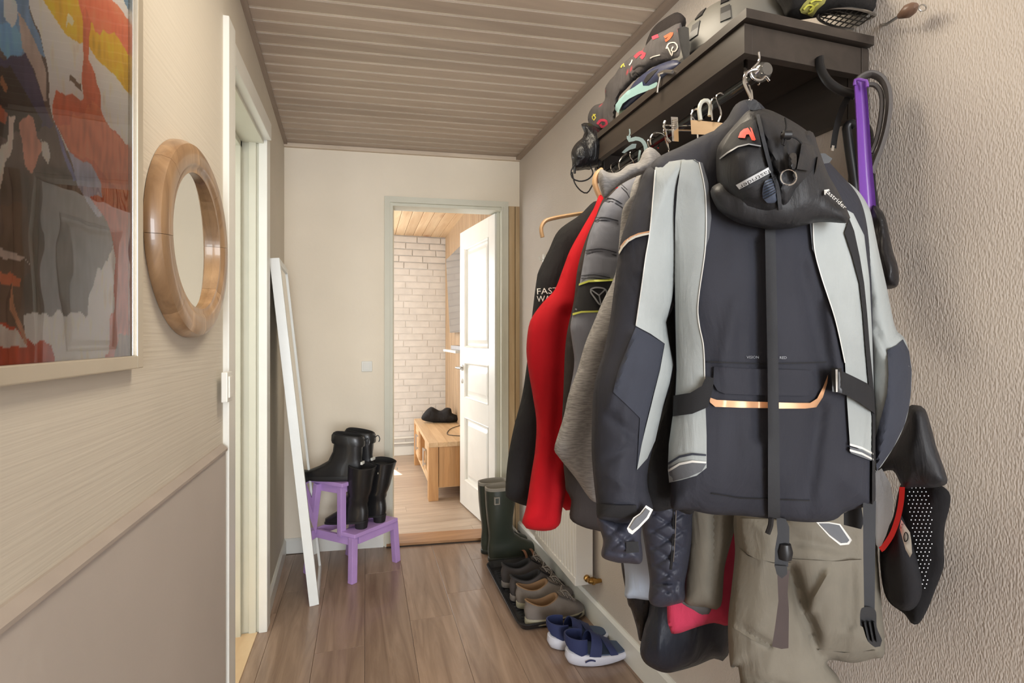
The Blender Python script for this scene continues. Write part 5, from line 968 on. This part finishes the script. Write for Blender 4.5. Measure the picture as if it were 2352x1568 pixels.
# pale blue sleeve with black boot-like liner
PBL = Plane(1430, 1.16, 1500, 1.10)
g = thing('shirt', 'pale blue cotton sleeve end below the quilted cuff', 'shirt', tuple(PBL.p(1460, 1375)), None)
Puff([(1432, 1200), (1520, 1200), (1520, 1376), (1490, 1378), (1460, 1374), (1436, 1370), (1436, 1330)], PBL, .03, .03, .03, seed=57, step=6).build('sleeve', M_dnim, g)
g = thing('rain_trousers', 'glossy black trouser leg beside the dark bag, in front of the baseboard', 'trousers', tuple(PBL.p(1475, 1480)))
Puff([(1430, 1250), (1520, 1250), (1510, 1400), (1490, 1440), (1476, 1475), (1468, 1470), (1462, 1440), (1450, 1400), (1440, 1374)], Plane(1430, 1.22, 1500, 1.18), .025, .03, .03, seed=58, step=6).build('leg', M_lthr, g)
PG = Plane(1470, 1.10, 1690, 1.02)
g = thing('storage_sack', 'navy-black shiny shell sack bulging at the bottom of the rail', 'bag', tuple(PG.p(1560, 1545)))
Puff([(1494, 1250), (1650, 1250), (1690, 1380), (1680, 1460), (1672, 1505), (1660, 1518), (1640, 1512), (1600, 1528), (1560, 1540), (1530, 1545), (1500, 1535), (1478, 1518), (1470, 1490), (1480, 1440), (1492, 1390)], PG, .05, .08, .05, fold=(.012, 10, 4), seed=59, off=-.05, creases=((1515, 1400, 1512, 1510, 8, .010), (1600, 1440, 1590, 1520, 8, .012))).build('sack_body', M_bag, g)

# ================================================================== on and under the hat shelf
# ski helmet on top
HC = Vector((.835, 1.03, ZT)); g = thing('ski_helmet', 'matte grey ski helmet with dark vents on top of the hat shelf', 'helmet', tuple(HC)); M_hel = plain('matte grey shell', (104, 102, 96), .5, var=.04)
q = MB(); rings = []
for k in range(13):
    e = PI/2*k/12; r_ = math.cos(e)**.75 if k < 12 else .02; rings.append([HC+Vector((.125*r_*math.cos(a), .19*r_*math.sin(a), .004+.16*math.sin(e)+(.0 if k else 0))) for a in [2*PI*i/36 for i in range(36)]])
q.loft(rings); q.build('shell', M_hel, g, smooth=True)
q = MB(); q.loft([[HC+Vector((rx*math.cos(a), ry*math.sin(a), z)) for a in [2*PI*i/36 for i in range(36)]] for rx, ry, z in ((.120, .185, .001), (.130, .196, .004), (.131, .197, .022), (.126, .191, .028))]); q.build('rim', plain('dark rim', (46, 44, 42), .5), g, smooth=True)
for a0 in (math.radians(195), math.radians(222)):
    for e0, e1_ in ((.35, .62), (.75, 1.0)):
        q = MB(); q.loft([[HC+Vector((.127*(math.cos(e)**.75)*math.cos(a), .193*(math.cos(e)**.75)*math.sin(a), .004+.163*math.sin(e))) for a in (a0-.07, a0+.07)]+[HC+Vector((.10*(math.cos(e)**.75)*math.cos(a), .135*(math.cos(e)**.75)*math.sin(a), .004+.13*math.sin(e))) for a in (a0+.07, a0-.07)] for e in (e0, (e0+e1_)/2, e1_)]); q.build('vent', M_blackp, g)
PS = wall_plane((.70, .8), (.675, 1.5))
patch('chin_strap', [(1556, 66), (1572, 60), (1582, 64), (1584, 100), (1584, 128), (1570, 138), (1562, 104)], PS, M_nyl2, g, -.002, .006)
# patterned scarf draped along the front edge
M_scf = fabric('patterned grey scarf', (74, 70, 70), .8, crease=.5, spots=22, c2=(170, 60, 70))
PSC = wall_plane((.735, .8), (.715, 1.6))
g = thing('patterned_scarf', 'grey patterned tube scarf with red and yellow marks heaped along the shelf front', 'scarf', tuple(PSC.p(1470, 200)))
SC = Puff([(1487, 100), (1504, 82), (1530, 68), (1553, 55), (1564, 52), (1572, 100), (1567, 138), (1538, 143), (1498, 155), (1476, 172), (1458, 184), (1438, 205), (1423, 221), (1418, 240), (1414, 270), (1412, 287), (1400, 299), (1375, 300), (1358, 292), (1350, 275), (1354, 256), (1366, 242), (1384, 236), (1390, 225), (1390, 203), (1400, 185), (1412, 172), (1423, 155), (1440, 138), (1458, 125), (1475, 115)], PSC, .035, .035, .03, fold=(.016, 18, 16), seed=61, step=6); SC.build('cloth', M_scf, g)
for i, (pts, c, w_) in enumerate((([(1530, 112), (1536, 100), (1550, 98), (1556, 108), (1550, 118), (1542, 116), (1546, 107)], (198, 192, 184), 3), ([(1533, 108), (1538, 118), (1543, 128), (1545, 118)], (198, 192, 184), 3), ([(1446, 168), (1448, 180), (1458, 184), (1464, 174), (1458, 165), (1452, 170), (1456, 176)], (34, 30, 30), 3), ([(1454, 160), (1466, 150), (1480, 152)], (34, 30, 30), 3), ([(1493, 134), (1500, 130), (1516, 126)], (200, 196, 190), 2.5), ([(1445, 150), (1450, 143), (1452, 137)], (205, 200, 190), 2.5), ([(1426, 155), (1432, 146), (1434, 153)], (190, 180, 70), 3), ([(1362, 262), (1368, 270), (1364, 276), (1360, 268), (1368, 262)], (190, 180, 70), 2.5), ([(1372, 285), (1380, 276), (1392, 278), (1392, 288), (1382, 291), (1378, 285)], (170, 44, 70), 6), ([(1458, 132), (1466, 124), (1474, 120), (1480, 124), (1472, 134)], (160, 50, 66), 8), ([(1526, 86), (1536, 80), (1544, 76), (1536, 88), (1528, 94)], (206, 90, 50), 6), ([(1498, 88), (1506, 84), (1512, 82)], (190, 50, 70), 8))):
    strip_px('printed_mark', spline(pts, 4, False), w_, SC, plain('scarf print %d' % i, c, .8), g, off=.002, dep=.002, kind=None)
g = thing('black_beanie', 'black knitted hat behind the patterned scarf beside the helmet', 'hat', tuple(PSC.p(1525, 110)))
Puff([(1484, 110), (1492, 78), (1506, 58), (1524, 44), (1542, 33), (1556, 28), (1570, 36), (1576, 52), (1560, 90), (1520, 110)], wall_plane((.80, .8), (.78, 1.6)), .05, .05, .05, fold=(.01, 18, 18), seed=62, step=6).build('cloth', fabric('black knit', (38, 32, 31), .95, crease=.5), g)
# blue and teal helmet visor
g = thing('blue_helmet', 'navy cycling helmet with teal visor hanging under the patterned scarf', 'helmet', tuple(PSC.p(1470, 230)))
NV = Puff([(1420, 250), (1440, 215), (1458, 188), (1480, 168), (1510, 150), (1545, 138), (1566, 142), (1560, 158), (1535, 178), (1510, 200), (1480, 220), (1450, 244), (1432, 256)], wall_plane((.715, .8), (.695, 1.6)), .03, .03, .03, fold=(.003, 10, 10), seed=63, step=6); NV.build('shell', plain('navy helmet shell', (38, 44, 72), .45), g)
patch('visor', [(1414, 240), (1424, 226), (1441, 209), (1458, 199), (1475, 187), (1477, 197), (1490, 197), (1508, 188), (1511, 192), (1506, 200), (1488, 208), (1466, 216), (1446, 226), (1430, 238), (1424, 250), (1420, 260), (1413, 252)], NV.pl, plain('teal visor', (138, 172, 172), .5), g, .036, .008, label='pale teal visor')
patch('shell_stripe', [(1478, 186), (1486, 172), (1500, 162), (1512, 158), (1500, 172), (1490, 184), (1482, 192)], NV, M_blackp, g, .002)
q = MB(); tube_px(q, [(1512, 170), (1516, 178), (1512, 195), (1510, 213)], NV.pl, .003, 6, off=.045); tube_px(q, [(1516, 168), (1528, 164), (1545, 165)], NV.pl, .004, 6, off=.045); q.build('strap_clip', M_steel, g, smooth=True)
M_grn = plain('pale green webbing', (156, 176, 152), .8)
strip_px('strap', spline([(1450, 240), (1440, 248), (1428, 254), (1424, 268), (1430, 284), (1440, 296), (1448, 300), (1446, 285), (1444, 268), (1450, 250)], 5, False), 7, NV.pl, M_grn, g, off=.01, dep=.002, label='pale green strap loop')
# teal strap and clip under the shelf
PT = row_plane(1.02); g = thing('helmet_strap', 'pale teal strap with grey buckle dangling under the shelf above the hoodie', 'strap', tuple(PT.p(1465, 370)))
strip_px('webbing', spline([(1444, 312), (1446, 322), (1460, 318), (1474, 322), (1482, 334), (1484, 350)], 5, False), 9, PT, plain('teal webbing', (152, 168, 160), .8), g, off=.05, dep=.002); strip_px('webbing', [(1470, 345), (1468, 360), (1467, 374)], 5, PT, bpy.data.materials['teal webbing'], g, off=.05, dep=.002)
patch('buckle', [(1428, 350), (1438, 340), (1452, 330), (1462, 330), (1460, 340), (1446, 344), (1434, 352)], PT, plain('grey clip', (120, 132, 128), .5), g, .05, .01); strip_px('webbing', [(1446, 296), (1447, 306), (1444, 314)], 3, PT, bpy.data.materials['teal webbing'], g, off=.05, dep=.002)
# black stuff sack with cords at the far end
PZ = row_plane(1.40); g = thing('stuff_sack', 'glossy black drawstring sack drooping over the far end of the hat shelf', 'bag', tuple(PZ.p(1345, 390)))
Puff([(1335, 285), (1352, 282), (1370, 292), (1388, 303), (1392, 340), (1384, 376), (1350, 388), (1317, 391), (1314, 372), (1312, 350), (1322, 330), (1338, 316), (1342, 305)], row_plane(1.44), .05, .04, .05, fold=(.016, 16, 14), seed=64, step=6).build('sack_body', fabric('glossy black nylon', (26, 26, 28), .35, crease=.7, cscale=24), g)
q = MB(); tube_px(q, [(1320, 378), (1312, 392), (1314, 408), (1330, 416), (1350, 412), (1362, 398), (1356, 380), (1352, 350)], PZ, .0022, 6, off=-.01); tube_px(q, [(1314, 395), (1320, 420), (1334, 438), (1348, 443), (1358, 430), (1368, 408), (1376, 380), (1378, 350)], PZ, .0022, 6, off=-.01); q.build('cords', M_blackp, g, smooth=True)
q = MB(); q.tube([PZ.p(1320, 384), PZ.p(1320, 398)], .004, 8); q.build('cord_lock', M_blackp, g, smooth=True)
# cap with yellow print
PC = Plane(1780, .86, 2020, .80); g = thing('folded_hat', 'black folded cap with lime yellow print lying on the near end of the shelf', 'cap', tuple(PC.p(1900, 40)))
CP = Puff([(1783, -30), (1796, 24), (1802, 40), (1830, 46), (1866, 42), (1900, 36), (1950, 34), (1996, 33), (2014, 20), (2019, 0), (2010, -40), (1900, -70)], PC, .06, .05, .05, fold=(.010, 14, 12), seed=65, step=7); CP.build('cloth', fabric('black cap cotton', (30, 28, 27), .9, crease=.5), g)
YP = patch('print', [(1837, 22), (1846, 8), (1858, -4), (1900, -6), (1894, 8), (1878, 22), (1866, 40), (1852, 34), (1840, 30)], CP, plain('faded lime print', (150, 146, 78), .8), g, .002, .003, label='lime yellow printed emblem')
for pts in ([(1846, 22), (1856, 12), (1868, 14), (1860, 24)], [(1856, 32), (1866, 26), (1870, 16), (1880, 8)], [(1862, 6), (1872, 0), (1888, 0)]): strip_px('print_stroke', spline(pts, 4, False), 4, CP, plain('lime ink', (206, 204, 84), .8), YP, off=.005, dep=.002)
# skimmer
g = thing('skimmer', 'metal slotted skimmer with turned wooden handle lying on the shelf end', 'kitchen utensil', tuple(onY(1950, 50, .83))); zz = ZT+.004
c0_ = onY(1950, 43, .81); q = MB(); q.tube([c0_+Vector((.078*math.cos(2*PI*k/36), .024*math.sin(2*PI*k/36)*1.2, .0)) for k in range(36)], .0028, 6, closed=True); q.build('blade_rim', M_steel, g, smooth=True)
q = MB(); 
for i in range(-5, 6):
    x = i*.0135; hgt = .0285*math.sqrt(max(0, 1-(x/.078)**2)); q.tube([c0_+Vector((x-.004, -hgt, 0)), c0_+Vector((x+.004, hgt, 0))], .0014, 5)
for yv in (-.012, 0, .012): hx = .078*math.sqrt(1-(yv/.0288)**2); q.tube([c0_+Vector((-hx, yv, 0)), c0_+Vector((hx, yv, 0))], .0014, 5)
q.build('blade_grid', metal('dark steel', (110, 106, 100), .4), g, kind='stuff')
a = onY(2036, 56, .75); b_ = onY(2064, 38, .715); c_ = onY(2106, 13, .68); d_ = onY(2119, 18, .672)
q = MB(); q.tube([c0_+Vector((.076, 0, 0)), a, b_], .003, 8); q.build('neck', M_steel, g, smooth=True); ax = (c_-b_); L_ = ax.length
q = MB(); q.lathe([(0, 0), (.005, .001), (.008, L_*.2), (.0125, L_*.5), (.0105, L_*.8), (.006, L_*.97), (0, L_)], b_, ax, 16); q.build('handle', wood('turned brown wood', (132, 104, 88), (98, 74, 60), 'X', 1, .4), g, smooth=True)
q = MB(); q.tube([d_+RGT*(.007*math.cos(2*PI*k/16))+UP*(.006*math.sin(2*PI*k/16)) for k in range(16)], .0012, 6, closed=True); q.build('hanging_ring', M_steel, g, smooth=True)
# hooks, shoehorn, straps under the near end
PE = Plane(1870, .80, 2040, .715)
g = thing('coat_hook', 'black bent hook curving down under the near end of the shelf', 'hook', tuple(PE.p(1884, 140))); q = MB(); tube_px(q, [(1882, 132), (1886, 160), (1903, 188), (1930, 207), (1955, 215), (1966, 220)], PE, .0085, 10, flat=.8); q.build('hook_arm', M_blackp, g, smooth=True)
g = thing('grey_headband', 'grey rubbery curved strap looped over the black hook', 'strap', tuple(PE.p(2010, 400)))
q = MB(); M_gr = plain('grey rubber', (92, 88, 86), .6, bumps=.2, bscale=60); tube_px(q, [(1966, 188), (1980, 176), (2002, 170), (2024, 180), (2038, 204), (2042, 240), (2036, 290), (2024, 335), (2010, 372), (2000, 400)], PE, .012, 10, flat=.5, off=-.01); tube_px(q, [(1990, 195), (2008, 195), (2022, 210), (2026, 240), (2020, 290), (2010, 330), (2000, 352)], PE, .006, 8, flat=.7, off=-.015); q.build('loop', M_gr, g, smooth=True, kind='stuff')
g = thing('dark_strap', 'dark strap with metal tip hanging from the black hook', 'strap', tuple(PE.p(1912, 346))); strip_px('webbing', spline([(1948, 222), (1932, 256), (1920, 300), (1914, 340)], 6, False), 14, PE, M_nyl2, g, off=-.01, dep=.003); strip_px('metal_tip', [(1914, 334), (1912, 346)], 6, PE, M_steel, g, off=-.006)
g = thing('umbrella', 'closed black umbrella handle hanging behind the purple shoehorn', 'umbrella', tuple(PE.p(1975, 500))); q = MB(); tube_px(q, [(1966, 290), (1956, 283), (1946, 290), (1946, 305), (1952, 350), (1962, 420), (1970, 500)], PE, .0085, 10, off=-.03); q.build('handle', M_blackp, g, smooth=True)
Puff([(1985, 290), (2005, 300), (2012, 420), (2018, 500), (1975, 500), (1968, 420), (1975, 340)], PE, .02, .02, .02, seed=66, off=-.04, step=6).build('canopy', fabric('umbrella nylon', (26, 25, 27), .5, crease=.6), g)
g = thing('shoehorn', 'long glossy purple plastic shoehorn hanging from the black hook', 'shoehorn', tuple(PE.p(1985, 480)))
M_shp = plain('glossy purple plastic', (122, 76, 164), .25, coat=.4, var=.02)
cl = [(1976, 184, 24), (1977, 200, 27), (1980, 240, 28), (1983, 290, 29), (1986, 350, 31), (1989, 400, 33), (1992, 440, 35), (1996, 500, 36)]
q = MB(); rings = []
for x, y, w_ in cl:
    t0 = PE.t(x, y)-.022; fr_ = [EYE+ray(x+w_/2*u, y)*(t0+.010*(1-u*u)) for u in (-1, -.6, -.2, .2, .6, 1)]; rings.append(fr_+[p-FWD*-.003 for p in fr_[::-1]])
q.loft(rings); hn = q.build('blade', M_shp, g, smooth=True, auto=60); q = MB(); tube_px(q, [(1963, 196), (1964, 184), (1972, 182), (1980, 184)], PE, .003, 8, off=.026); tube_px(q, [(1980, 184), (1990, 186), (1992, 200)], PE, .003, 8, off=.026); q.build('rim', M_shp, g, smooth=True, kind='stuff')
# clip hanger and other hangers near the front
PCL = row_plane(.93); g = thing('clip_hanger', 'chrome trouser hanger with ribbed clip in front of the hoodie', 'clothes hanger', tuple(PCL.p(1545, 290)), 'hangers on the coat rail')
q = MB(); tube_px(q, [(1528, 288), (1560, 289), (1600, 289)], PCL, .0018, 6); q.build('bar', M_chrome, g, smooth=True); q = MB(); tube_px(q, [(1528, 298), (1560, 299), (1600, 300)], PCL, .0018, 6); q.build('bar', M_chrome, g, smooth=True)
cp = patch('clip', [(1541, 268), (1557, 269), (1559, 325), (1544, 324)], PCL, M_chrome, g, .012, .014, label='ribbed chrome clip')
for i in range(5): strip_px('clip_rib', [(1545, 276+i*4.5), (1555, 273+i*4.5)], 1.8, PCL, M_steel, cp, off=.014, dep=.003)
q = MB(); tube_px(q, [(1528, 278), (1524, 290), (1528, 300), (1532, 318), (1540, 326)], PCL, .0025, 6, off=.004); q.build('clip_spring', M_chrome, g, smooth=True)
g = thing('clothes_hanger', 'pale wooden hanger block with bare centre, right of the chrome clip', 'clothes hanger', tuple(PCL.p(1620, 308)), 'hangers on the coat rail')
pw = row_plane(.89); patch('centre_block', [(1586, 275), (1660, 282), (1652, 296), (1620, 309), (1588, 308)], pw, M_hw, g, 0, .02, label='pale wood centre block')
q = MB(); tube_px(q, [(1588, 276), (1588, 262), (1594, 252), (1602, 250)], pw, .0018, 6); q.build('hook', M_chrome, g, smooth=True)
g = thing('clothes_hanger', 'white plastic hanger hook on the rail above the wooden block', 'clothes hanger', tuple(pw.p(1612, 276)), 'hangers on the coat rail'); q = MB(); tube_px(q, [(1609, 276), (1606, 250), (1612, 234), (1624, 231), (1632, 242), (1630, 266)], row_plane(.885), .0042, 8); q.build('hook', plain('ivory plastic', (196, 194, 180), .4), g, smooth=True)
for i, (pts, yy, lb) in enumerate((([(1650, 280), (1656, 262), (1650, 238), (1645, 224), (1652, 214), (1662, 216)], .87, 'wire hanger hook with a bend, second hook left of the waist bag'), ([(1636, 276), (1634, 250), (1636, 228), (1646, 222)], .88, 'slim wire hanger hook between the ivory hook and the bent hook'), ([(1495, 332), (1494, 318), (1502, 306), (1514, 304), (1526, 310), (1530, 326), (1536, 344)], 1.0, 'wire hanger hook left of the chrome clip'), ([(1424, 390), (1422, 376), (1428, 362), (1440, 352)], 1.2, 'wire hanger hook above the grey hood'))):
    g = thing('clothes_hanger', lb, 'clothes hanger', tuple(row_plane(yy).p(*pts[0])), 'hangers on the coat rail'); q = MB(); tube_px(q, pts, row_plane(yy), .0018, 6, step=4); q.build('hook', M_chrome, g, smooth=True)
g = thing('clothes_hanger', 'rounded pale wood hanger end beside the black sack cords', 'clothes hanger', tuple(row_plane(1.3).p(1378, 450)), 'hangers on the coat rail'); q = MB(); tube_px(q, [(1382, 390), (1370, 400), (1366, 420), (1374, 445), (1384, 462)], row_plane(1.3), .010, 8, flat=.7); q.build('arms', M_hw, g, smooth=True)
